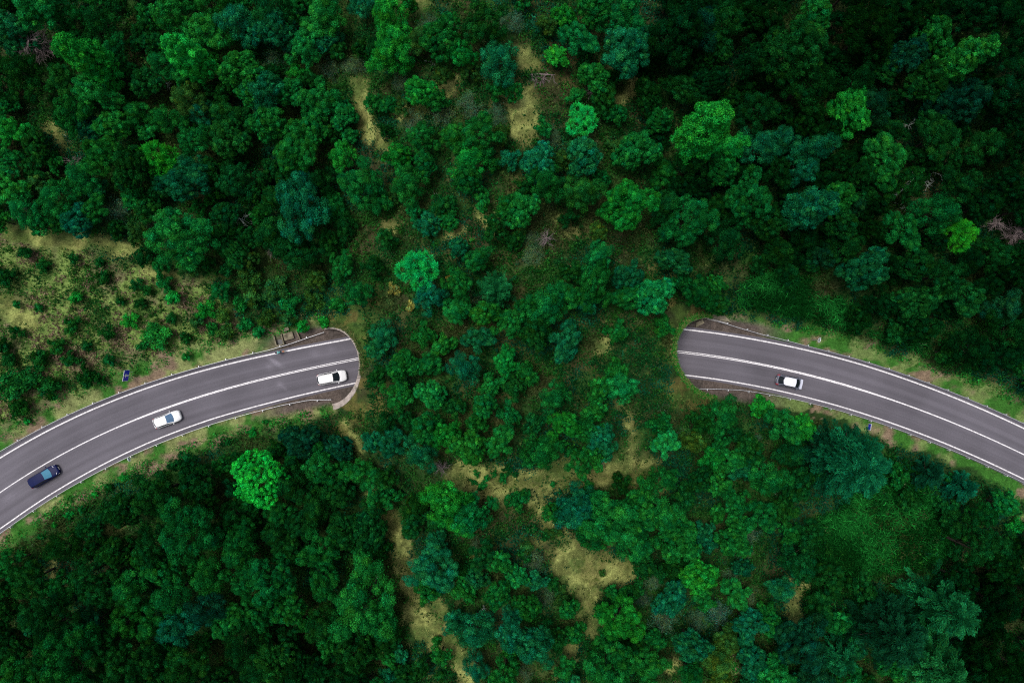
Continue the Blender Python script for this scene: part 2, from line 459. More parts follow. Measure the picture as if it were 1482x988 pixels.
tone = tone * (1 - mead[..., None]) + mcol * mead[..., None]
vcol = np.empty(X.shape + (3,)); vcol[:] = (0.17, 0.20, 0.075)
vcol = lerp(vcol, (0.030, 0.115, 0.016), np.clip(sstep(0.40, 0.58, nB) + .45 * (X > 0), 0, 1))
vcol = lerp(vcol, (0.17, 0.125, 0.085), sstep(0.55, 0.7, nC))
tone = tone * (1 - verge[..., None]) + vcol * verge[..., None]
dcol = np.empty(X.shape + (3,)); dcol[:] = (0.245, 0.275, 0.085)
dcol = lerp(dcol, (0.15, 0.155, 0.05), sstep(0.42, 0.62, nC))
dcol = lerp(dcol, (0.05, 0.085, 0.02), .9 * sstep(0.46, 0.62, nB))
dcol = lerp(dcol, (0.10, 0.12, 0.035), sstep(0.52, 0.62, fbm(X + 33, Y + 71, 1.2)))
dd = np.clip(dry, 0, 1)
tone = tone * (1 - dd[..., None]) + dcol * dd[..., None]
# brown gravel beside the lanes at the tunnel mouths
face = np.zeros(X.shape)                     # olive moss on the slopes round the mouths
for q in (PL, PR):
    u, t, s_ = pq(q, X, Y); face = np.maximum(face, np.exp(-(np.maximum(abs(t) - 7, 0) / 4)**2) * sstep(-1, 1, u) * (1 - sstep(8, 13, u)))
tone = lerp(tone, (0.052, 0.095, 0.018), .75 * face * sstep(.35, .6, nB)); tone = lerp(tone, (0.12, 0.10, 0.03), .6 * face * sstep(.5, .65, nC))
grav = ((DR < 7.2) | OPEN) & (hillz < 0.3) | OPEN
mouth = np.maximum(1 - sstep(6, 13, abs(X - PL.p[0])), 1 - sstep(6, 13, abs(X - PR.p[0])))
g = np.where(grav, mouth, 0) * (1 - sstep(5.6, 7.0, DR) * (~OPEN))
tone = lerp(tone, (0.082, 0.066, 0.058), np.clip(g, 0, 1))
nx, ny = X.shape
idx = np.arange(nx * ny).reshape(nx, ny)
F = np.stack([idx[:-1, :-1], idx[1:, :-1], idx[1:, 1:], idx[:-1, 1:]], -1).reshape(-1, 4)
zf = Z.ravel()[F]; of = OPEN.ravel()[F]
keep = ~(((of.any(1)) & (~of.all(1))) & ((zf.max(1) - zf.min(1)) > 0.55))
me = mesh_np("ground", np.stack([X, Y, Z], -1), F[keep], M_GROUND, tone.reshape(-1, 3), True, 'POINT')
tag(link("ground", me), kind='structure')

GZ = dict(z=Z, o=OPEN, d=DR, dry=dry, mead=mead, verge=verge)
def look(k, x, y):
    i = int(np.clip(np.searchsorted(xs, x), 0, len(xs) - 1)); j = int(np.clip(np.searchsorted(ys, y), 0, len(ys) - 1))
    return GZ[k][i, j]
def ground_z(x, y):
    return float(look('z', x, y))

# ------------------------------------------------------------------ road sheet and painted lines
def ribbon(name, i0, i1, offs, z, mat, uv=False, kind='structure', stain=None):
    """offs: list of arrays (offset from the centre line) across the ribbon"""
    sl = slice(i0, i1)
    pts = [np.concatenate([CEN[sl] + NRM[sl] * o[sl][:, None], np.full((i1 - i0, 1), z)], 1) for o in offs]
    G = np.stack(pts, 1); a, b = G.shape[:2]
    ii = np.arange(a * b).reshape(a, b)
    F = np.stack([ii[:-1, :-1], ii[:-1, 1:], ii[1:, 1:], ii[1:, :-1]], -1).reshape(-1, 4)[:, ::-1]
    t = None
    if stain is not None:
        V = G.reshape(-1, 3); s = np.zeros(len(V))
        for (px, py, ax, ay, ang, st) in stain:
            c = P(px, py); dx, dy = V[:, 0] - c[0], V[:, 1] - c[1]
            u = dx * math.cos(ang) + dy * math.sin(ang); v = -dx * math.sin(ang) + dy * math.cos(ang)
            s = np.maximum(s, st * np.exp(-(u / ax)**2 - (v / ay)**2))
        t = np.repeat(s[:, None], 3, 1)
    me = mesh_np(name, G, F, mat, t, False, 'POINT')
    if uv:
        U = me.uv_layers.new(name="road")
        O = np.stack([o[sl] for o in offs], 1).ravel(); A = np.repeat(ARC[sl], b)
        li = F.ravel(); U.data.foreach_set("uv", np.stack([A[li], O[li]], 1).astype(np.float32).ravel())
    o = link(name, me); return tag(o, kind=kind)
NC = len(cx)
edge = 0.42 + 0 * cx
rail_zone = 0.30 * np.clip(1 - np.maximum(1 - sstep(0, 22, abs(cx - PL.p[0])), 1 - sstep(0, 16, abs(cx - PR.p[0]))), 0, 1)
top_e = UP + edge + rail_zone; bot_e = -(LO + edge + rail_zone)
ks = np.linspace(0, 1, 37)
STAINS = [(398, 524, 1.1, .35, R(-32), 1.0), (390, 530, .6, .6, 0, .35), (455, 512, .7, .5, 0, .3), (480, 505, .6, .6, 0, .2), (405, 556, .5, .4, 0, .6), (410, 560, .9, .2, R(-40), .35), (12, 720, 1.3, .4, R(30), .3), (1330, 610, 4, 1, R(-22), .05)]
ribbon("road", 0, NC, [bot_e + (top_e - bot_e) * k for k in ks], 0.0, M_ASPH, True, stain=STAINS)
def stripe(name, centre, wd, i0=0, i1=NC): return ribbon(name, i0, i1, [centre - wd / 2, centre + wd / 2], 0.005, M_PAINT)
stripe("edge_line", UP, 0.205 + 0 * cx)
stripe("edge_line", -LO, 0.185 + 0 * cx)
# double centre line that closes up into a single one away from the tunnel
sep = np.interp(cpx, [160, 260, 420, 523, 980, 1090, 1190, 1300], [0.0, .144, .19, .26, .26, .19, .164, 0.0])
wd = np.interp(cpx, [160, 260, 420, 523, 980, 1090, 1190, 1300], [.15, .14, .12, .105, .11, .14, .16, .16])
ia, ib = int(np.argmin(abs(cpx - 225))), int(np.argmin(abs(cpx - 1228)))
gap = np.maximum(sep, wd + 0.004)
stripe("centre_line", gap / 2, wd, ia, ib)
stripe("centre_line", -gap / 2, wd, ia, ib)
one = np.where(cpx < 741, np.interp(cpx, [0, 160, 225], [.15, .17, .28]), np.interp(cpx, [1228, 1300, 1482], [.32, .20, .16]))
stripe("centre_line", 0 * cx, one, 0, ia + 1)
stripe("centre_line", 0 * cx, one, ib - 1, NC)

# ------------------------------------------------------------------ tunnel
tun = empty("road_tunnel", (0, 0, 0), label="short concrete road tunnel with slanted rounded mouths under the wooded ridge", cat="tunnel")
A0, A1 = PL.p, PR.p
def axis_pt(u):
    h = np.linalg.norm(A1 - A0)
    p = (2 * u**3 - 3 * u**2 + 1) * A0 + (u**3 - 2 * u**2 + u) * h * PL.a + (-2 * u**3 + 3 * u**2) * A1 + (u**3 - u**2) * h * (-PR.a)
    q = (6 * u**2 - 6 * u) * A0 + (3 * u**2 - 4 * u + 1) * h * PL.a + (-6 * u**2 + 6 * u) * A1 + (3 * u**2 - 2 * u) * h * (-PR.a)
    q = q / np.linalg.norm(q); return p, np.array([-q[1], q[0]])
th = np.linspace(0, math.pi, 41)
def ring_front(q, rt, rz, flip, ds=0.0, zoff=0.0):
    out = []
    for a in th:
        t, z = rt * math.cos(a) * flip, rz * math.sin(a)
        s = (z / q.slope - t * q.nD) / q.aD + ds
        p = q.p + q.a * s + q.n * t
        out.append((p[0], p[1], z - 0.1 if z < 0.05 else z))
    return out
rings = [ring_front(PL, TW, TH, 1, 0.02)]
for u in np.linspace(0.2, 0.8, 14):
    p, n = axis_pt(u)
    rings.append([(p[0] + n[0] * TW * math.cos(a), p[1] + n[1] * TW * math.cos(a), TH * math.sin(a)) for a in th])
rings.append(ring_front(PR, TW, TH, -1, 0.02))
MB().grid(rings).build("lining", M_LINING, tun, True)
fl = MB()
f0 = [axis_pt(u) for u in np.linspace(0.02, 0.98, 20)]
fl.grid([[(p[0] + n[0] * o, p[1] + n[1] * o, -0.045) for o in (-TW + .02, 0, TW - .02)] for p, n in f0]).build("tunnel_floor", M_FLOOR, tun)
for q, flip in ((PL, 1), (PR, -1)):
    ins = ring_front(q, TW - 0.03, TH - 0.03, flip)
    wid = [0.30 + (0.62 * abs(math.cos(a))**1.5 if math.cos(a) < 0 else 0) for a in th] if flip == 1 else [0.30 for a in th]
    outr = []; outb = []; insb = []
    for a, wv in zip(th, wid):
        t, z = (TW + wv) * math.cos(a) * flip, (TH + wv * 0.9) * math.sin(a)
        for lst, ds in ((outr, 0), (outb, 1.3)):
            s = (z / q.slope - t * q.nD) / q.aD + ds
            p = q.p + q.a * s + q.n * t; lst.append((p[0], p[1], z - 0.1 if z < 0.05 else z))
        t, z = (TW - 0.03) * math.cos(a) * flip, (TH - 0.03) * math.sin(a)
        s = (z / q.slope - t * q.nD) / q.aD + 1.3
        p = q.p + q.a * s + q.n * t; insb.append((p[0], p[1], z - 0.1 if z < 0.05 else z))
    MB().grid([insb, ins, outr, outb]).build("portal_rim", M_CONC, tun)

# ------------------------------------------------------------------ guardrails
def guardrail(px0, px1, side, offs, label, n_every):
    """offs: (px, metres beyond the edge line)"""
    i0, i1 = int(np.argmin(abs(cpx - px0))), int(np.argmin(abs(cpx - px1)))
    base = (UP if side > 0 else LO) + np.interp(cpx, [o[0] for o in offs], [o[1] for o in offs])
    ii = np.arange(i0, i1 + 1, 4); pts = CEN[ii] + NRM[ii] * (base[ii] * side)[:, None]
    t = np.gradient(pts, axis=0); t /= np.linalg.norm(t, axis=1)[:, None]; nn = np.stack([-t[:, 1], t[:, 0]], 1) * side
    mid = pts[len(pts) // 2]
    root = empty("guardrail", (0, 0, 0), label=label, cat="guardrail", group="guardrails along the road")
    prof = [(-0.02, .44), (-0.055, .49), (-0.055, .55), (-0.01, .595), (-0.055, .64), (-0.055, .70), (-0.02, .75), (0.02, .75), (0.02, .44)]
    G = [[(p[0] + m[0] * a, p[1] + m[1] * a, z) for a, z in prof + prof[:1]] for p, m in zip(pts, nn)]
    MB().grid(G).build("rail", M_STEEL, root)
    arc = np.concatenate([[0], np.cumsum(np.linalg.norm(np.diff(pts, axis=0), axis=1))])
    pm = MB().box((0, 0, .20), (.11, .14, 1.0)).box((0, -.115, .6), (.10, .09, .30)).mesh("post", M_POST)
    s = n_every * 0.5
    while s < arc[-1]:
        x, y = np.interp(s, arc, pts[:, 0]), np.interp(s, arc, pts[:, 1])
        tx, ty = np.interp(s, arc, t[:, 0]), np.interp(s, arc, t[:, 1])
        m = np.array([-ty, tx]) * side / math.hypot(tx, ty)
        o = link("post", pm, root, (x + m[0] * .185, y + m[1] * .185, 0), math.atan2(m[1], m[0]) - math.pi / 2)
        s += n_every
    return root
guardrail(-60, 480, 1, [(0, .72), (300, .62), (400, .68), (430, .95), (480, 1.75)], "steel guardrail between the grassy meadow and the upper lane, ending at the tunnel mouth", 4.4)
guardrail(-60, 479, -1, [(0, .75), (300, .80), (400, .85), (440, 1.05), (479, 1.95)], "steel guardrail below the two white cars, ending at the pale concrete portal rim", 4.4)
guardrail(1029, 1560, 1, [(1029, 1.9), (1060, 1.35), (1092, .95), (1163, .55), (1240, .50), (1482, .55)], "steel guardrail above the silver car, starting beside the pale concrete slab", 3.3)
guardrail(1014, 1560, -1, [(1014, 1.9), (1080, 1.05), (1152, .78), (1230, .68), (1482, .62)], "steel guardrail below the silver car, running past the small blue sign", 3.3)

# ------------------------------------------------------------------ plants: prototypes
def unit(v): return v / np.maximum(np.linalg.norm(v, axis=-1, keepdims=True), 1e-9)
def leaves(C, N, a, b, r):
    """rhombic leaves at C facing N, half sizes a, b (arrays)"""
    n = len(C); rnd = unit(r.normal(size=(n, 3)))
    T = unit(np.cross(N, rnd)); B = np.cross(N, T)
    a = np.broadcast_to(a, n)[:, None]; b = np.broadcast_to(b, n)[:, None]
    V = np.stack([C - T * a, C - B * b + T * a * .15, C + T * a, C + B * b + T * a * .15], 1)
    return V.reshape(-1, 3)
def quads(n): return np.arange(n * 4).reshape(n, 4)
def rand_dirs(n, r, zmin=-1.0):
    z = r.uniform(zmin, 1, n); a = r.uniform(0, 2 * math.pi, n); q = np.sqrt(1 - z * z)
    return np.stack([q * np.cos(a), q * np.sin(a), z], 1)

def crown_points(r, Rr, H, z0, nl, lobe_r, puff, column=False, keep=1.0):
    """puff centres over a crown of several lobes"""
    L = []
    if column:
        k = nl
        for i in range(k):
            f = i / (k - 1); zz = z0 + (H - z0) * (0.16 + 0.76 * f)
            rad = Rr * (0.50 if f < .55 else 0.50 - 0.35 * (f - .55) / .45)
            for j in range(3 if f < .8 else 1):
                a = r.uniform(0, 6.28); L.append((rad * .8 * math.cos(a), rad * .8 * math.sin(a), zz + r.uniform(-.4, .4), Rr * r.uniform(.38, .54)))
    else:
        L.append((0, 0, H - Rr * lobe_r * 1.05, Rr * lobe_r * 1.1))
        a0 = r.uniform(0, 6.28)
        for i in range(nl):
            a = a0 + 2 * math.pi * i / nl + r.uniform(-.35, .35); d = Rr * r.uniform(.36, .82); lr = Rr * lobe_r * r.uniform(.55, 1.12)
            L.append((d * math.cos(a), d * math.sin(a), z0 + (H - z0) * r.uniform(.22, .72), lr))
    L = np.array(L); C = []; N = []
    for i, (x, y, z, lr) in enumerate(L):
        n = max(6, int(2 * math.pi * lr * lr * 1.5 / (puff * puff * 2.0)))
        D = rand_dirs(n * 4, r, -0.45)
        sel = []
        for d in D:
            if len(sel) >= n: break
            if all(((d - D[j])**2).sum() > (puff / lr * .95)**2 for j in sel): sel.append(len(sel)); D[len(sel) - 1] = d
        D = D[:len(sel)]
        p = np.array([x, y, z]) + D * lr * r.uniform(.82, 1.08, (len(D), 1))
        ok = np.ones(len(p), bool)
        for j, (x2, y2, z2, l2) in enumerate(L):
            if j != i: ok &= np.linalg.norm(p - np.array([x2, y2, z2]), axis=1) > l2 * .78
        ok &= r.random(len(p)) < keep
        C.append(p[ok]); N.append(D[ok])
    return np.concatenate(C), np.concatenate(N), L

def trunk_mesh(name, r, H, rad, L, mat, lean=0.0):
    b = MB(); top = Vector((r.uniform(-.2, .2), r.uniform(-.2, .2), H * .72))
    b.tube([(0, 0, -0.6), (0, 0, .15), top * .5, top], [rad * 1.5, rad, rad * .75, rad * .3], 7)
    for (x, y, z, lr) in L[:10]:
        e = Vector((x, y, z)); s = top * r.uniform(.35, .7)
        b.tube([s, (s + e) / 2 + Vector((0, 0, .2)), e], [rad * .4, rad * .25, rad * .08], 5)
    return b.mesh(name, mat, True)

def hue_tone(n, r, amp, yel=0.0):
    t = np.exp(r.normal(0, amp, (n, 1))) * np.ones((1, 3))
    h = r.normal(0, 1, n); t[:, 0] *= np.exp(h * .25 + yel); t[:, 2] *= np.exp(-h * .16)
    return t

def proto_broadleaf(seed, Rr, H, nl, puff, nleaf, leaf, column=False, lobe_r=.42, keep=.84, slim=.62, beads=False):
    r = np.random.default_rng(seed)
    z0 = H * (.18 if column else .34)
    C, N, L = crown_points(r, Rr, H, z0, nl, lobe_r, puff, column, keep)
    V = []; T = []
    for c, n in zip(C, N):
        pr = puff * r.uniform(.65, 1.15) * (.72 if beads else 1); k = int(nleaf * (pr / puff)**2)
        D = rand_dirs(k, r); D = unit(D + n * .35 + np.array([0, 0, .3]))
        rr = pr * (r.uniform(.86, 1.05, (k, 1)) if beads else r.uniform(.35, 1.08, (k, 1))**.7)
        ctr = c + D * rr * np.array([1, 1, .82])
        nn = unit(D * 1.0 + r.normal(size=(k, 3)) * .40)
        V.append(leaves(ctr, nn, leaf * r.uniform(.7, 1.3, k), leaf * slim * r.uniform(.7, 1.3, k), r))
        T.append(hue_tone(1, r, .30) * hue_tone(k, r, .34))
    k = int(300 + 130 * Rr)                                   # loose inner leaves
    i = r.integers(0, len(L), k); q = L[i, :3] + rand_dirs(k, r) * L[i, 3:4] * r.uniform(.2, .85, (k, 1))
    V.append(leaves(q, unit(r.normal(size=(k, 3))), leaf * 1.8, leaf * 1.2, r)); T.append(hue_tone(k, r, .2))
    V = np.concatenate(V); T = np.concatenate(T)
    me = mesh_np("crown", V, quads(len(V) // 4), M_LEAF, T)
    return dict(crown=me, trunk=trunk_mesh("trunk", r, H, .022 * H + .03, L, M_BARK), R=Rr, H=H)

def proto_feathery(seed, Rr, H, nspray, nleaf):
    """blue green conifer: drooping feathery clumps along its branches"""
    r = np.random.default_rng(seed); V = []; T = []; L = []
    z0 = H * .15
    for i in range(nspray):
        f = r.random()**.75; zz = z0 + (H - z0) * f
        rad = Rr * (1 - f)**.55 * r.uniform(.45, 1.1) + .3
        a = r.uniform(0, 6.28); e = np.array([math.cos(a), math.sin(a), 0])
        s1 = e * rad + np.array([0, 0, zz + rad * r.uniform(-.15, .25)])
        if i < 14: L.append((*s1, 1.0))
        out = unit(e + np.array([0, 0, r.uniform(-.1, .5)])); ln0 = r.uniform(.75, 1.5) * (Rr / 5)**.5; wd0 = ln0 * r.uniform(.34, .55)
        t1 = np.exp(r.normal(0, .42)); k = int(nleaf * r.uniform(.7, 1.2)); t = r.uniform(-1, 1, (k, 1))
        sdd = np.array([-e[1], e[0], 0]); c = s1 + out * t * ln0 + sdd * r.normal(0, 1, (k, 1)) * wd0 * .5 * np.sqrt(np.clip(1.15 - t * t, 0, 2)) + np.array([0, 0, 1.0]) * (r.normal(0, .16, (k, 1)) - .25 * t * t)
        dirn = unit(out[None] + sdd * (c - s1) @ sdd[:, None] * .9 / wd0 * .5 + r.normal(size=(k, 3)) * .38) if False else unit(out[None] + r.normal(size=(k, 3)) * .5)
        up = unit(np.cross(np.cross(dirn, np.array([0, 0, 1.0])), dirn) + r.normal(size=(k, 3)) * .35)
        sd = np.cross(dirn, up); ln = r.uniform(.12, .26, (k, 1)); wv = r.uniform(.03, .06, (k, 1))
        V.append(np.stack([c - dirn * ln, c - sd * wv, c + dirn * ln, c + sd * wv], 1).reshape(-1, 3))
        T.append(t1 * hue_tone(k, r, .25) * (1 + .25 * t))
    V = np.concatenate(V); T = np.concatenate(T)
    return dict(crown=mesh_np("crown", V, quads(len(V) // 4), M_LEAF, T), trunk=trunk_mesh("trunk", r, H * 1.2, .025 * H, np.array(L), M_BARK), R=Rr, H=H)

def proto_needles(seed, Rr, H, nl, puff, nleaf):
    """pine of upright needle brushes"""
    r = np.random.default_rng(seed)
    C, N, L = crown_points(r, Rr, H, H * .4, nl, .45, puff)
    V = []; T = []
    for c, n in zip(C, N):
        D = unit(rand_dirs(nleaf, r) + n * .7 + np.array([0, 0, .55])); ln = puff * r.uniform(.5, 1.15, (nleaf, 1))
        sd = unit(np.cross(D, unit(r.normal(size=(nleaf, 3))))); wv = r.uniform(.022, .05, (nleaf, 1)) * (Rr / 3.5)
        b = c + r.normal(size=(nleaf, 3)) * puff * .22
        V.append(np.stack([b, b + D * ln * .5 - sd * wv, b + D * ln, b + D * ln * .5 + sd * wv], 1).reshape(-1, 3))
        T.append(hue_tone(1, r, .2) * hue_tone(nleaf, r, .2))
    V = np.concatenate(V); T = np.concatenate(T)
    return dict(crown=mesh_np("crown", V, quads(len(V) // 4), M_LEAF, T), trunk=trunk_mesh("trunk", r, H, .04 * H, L, M_BARK), R=Rr, H=H)

def proto_scrub(seed, Rr, H, n_st):
    """open twiggy scrub: bare stems with small leaves near the tips"""
    r = np.random.default_rng(seed); b = MB(); V = []; T = []
    for i in range(n_st):
        a = r.uniform(0, 6.28); d = Rr * r.uniform(.25, 1.0); e = np.array([d * math.cos(a), d * math.sin(a), H * r.uniform(.5, 1.0) * (1 - .3 * d / Rr)])
        m = e * .5 + r.normal(size=3) * .12 * Rr; b.tube([(0, 0, -.2), tuple(m), tuple(e)], [.022, .015, .007], 4, False)
        for j in range(3):
            q = e * r.uniform(.6, .95) ; g = q + r.normal(size=3) * .3 * Rr * np.array([1, 1, .6]); b.tube([tuple(q), tuple(g)], [.010, .004], 3, False)
            k = 46; c = g + r.normal(size=(k, 3)) * .15 * Rr
            V.append(leaves(c, unit(r.normal(size=(k, 3)) * .6 + np.array([0, 0, .7])), r.uniform(.05, .10, k), .035, r)); T.append(hue_tone(1, r, .3) * hue_tone(k, r, .25))
    V = np.concatenate(V); T = np.concatenate(T)
    return dict(crown=mesh_np("crown", V, quads(len(V) // 4), M_LEAF, T), trunk=b.mesh("stems", M_TWIG, True), R=Rr, H=H, pn='stems')
M_TWIG = plain("twig", (0.17, 0.19, 0.145), 0.9, spec=0.2, vary=0.3, scale=3)

def proto_dead(seed, Rr, H, nb, mat, fall=False):
    r = np.random.default_rng(seed); t = MB(); b = MB()
    tr = .045 * Rr + .05
    if fall: t.tube([(-Rr, 0, .25), (0, .1, .45), (Rr, -.05, .2)], [tr, tr * .8, tr * .3], 7)
    else: t.tube([(0, 0, -.5), (.1, 0, H * .5), (.05, .1, H)], [tr, tr * .7, tr * .2], 7)
    for i in range(nb):
        if fall:
            f = r.uniform(-.8, .9); s = np.array([f * Rr, 0, .4]); a = r.uniform(-2.6, -.5) if r.random() < .8 else r.uniform(.4, 2.6); ln = Rr * r.uniform(.25, .7)
            e = s + np.array([math.cos(a) * ln, math.sin(a) * ln, r.uniform(-.1, .5)])
        else:
            f = r.uniform(.3, .95); s = np.array([.1, .05, H * f]); a = r.uniform(0, 6.28); ln = Rr * r.uniform(.45, 1.05)
            e = s + np.array([math.cos(a) * ln, math.sin(a) * ln, r.uniform(.05, .8) * ln * .8])
        m = (s + e) / 2 + r.normal(size=3) * .08 * ln
        b.tube([tuple(s), tuple(m), tuple(e)], [.038, .026, .012], 4, False)
        for j in range(6):
            q = s + (e - s) * r.uniform(.4, 1); g = q + (e - s) / ln * r.uniform(.1, .4) * ln + r.normal(size=3) * .2 * ln
            b.tube([tuple(q), tuple((q + g) / 2 + r.normal(size=3) * .03), tuple(g)], [.018, .013, .007], 3, False)
    return dict(crown=b.mesh("branches", mat, True), trunk=t.mesh("trunk", mat, True), R=Rr, H=H, cn='branches')

PRO = {
    'bS': [proto_broadleaf(10 + i, 1.9, 4.6, 4 + i % 3, .40 + .06 * (i % 2), 170, .080) for i in range(5)],
    'bM': [proto_broadleaf(20 + i, 3.1, 8.0, 5 + i % 4, (.48, .62, .78)[i % 3], (210, 260, 340)[i % 3], .088, lobe_r=(.40, .44, .34)[i % 3]) for i in range(6)],
    'bL': [proto_broadleaf(30 + i, 5.0, 13.0, 8 + i, (.72, .9)[i % 2], (320, 390)[i % 2], .104, lobe_r=(.36, .31)[i % 2]) for i in range(4)],
    'c': [proto_broadleaf(40 + i, 2.6, 13.5, 7, .55, 230, .093, column=True) for i in range(3)],
    'f': [proto_feathery(50, 5.4, 12.0, 210, 190), proto_feathery(51, 4.2, 10.0, 150, 170), proto_feathery(52, 2.4, 6.0, 70, 130)],
    'n': [proto_needles(60, 3.4, 8.0, 7, .62, 150), proto_needles(61, 2.1, 5.5, 5, .5, 130)],
    'p': [proto_broadleaf(64, 3.7, 8.0, 10, .50, 200, .080, lobe_r=.46, keep=1.0, beads=True)],
    's': [proto_broadleaf(70 + i, 1.0, 1.5, 4, .34, 90, .075) for i in range(4)],
    'g': [proto_scrub(80 + i, 1.8, 2.2, 26) for i in range(3)],
    'd': [proto_dead(90, 2.8, 5.5, 80, M_DEAD), proto_dead(91, 1.6, 3.0, 40, M_DEAD)],
    'e': [proto_dead(92, 2.4, 7.0, 10, M_PALE), proto_dead(93, 1.2, 3.4, 7, M_PALE)],
    'x': [proto_dead(94, 2.9, 1.2, 26, M_DEAD, True), proto_dead(95, 1.8, .8, 6, M_PALE, True)],
}
PAL = {'X': (.0018, .028, .0055), 'D': (.0046, .058, .0100), 'N': (.0066, .116, .0185), 'B': (.0085, .180, .020), 'E': (.012, .42, .068), 'M': (.0070, .180, .040), 'P': (.008, .31, .030), 'T': (.0055, .105, .036), 'K': (.0036, .050, .0195), 'G': (.045, .115, .050), 'L': (.018, .23, .012), 'Y': (.20, .21, .045), 'W': (.018, .080, .014)}  # X has the shade of the dark upper right put into the foliage
CNAME = {'X': 'very dark green', 'D': 'dark green', 'N': 'mid green', 'B': 'bright green', 'E': 'vivid emerald', 'M': 'light emerald', 'P': 'vivid grass green', 'T': 'teal green', 'K': 'deep blue green', 'G': 'grey green', 'L': 'lime green', 'Y': 'yellowish', 'W': 'olive'}

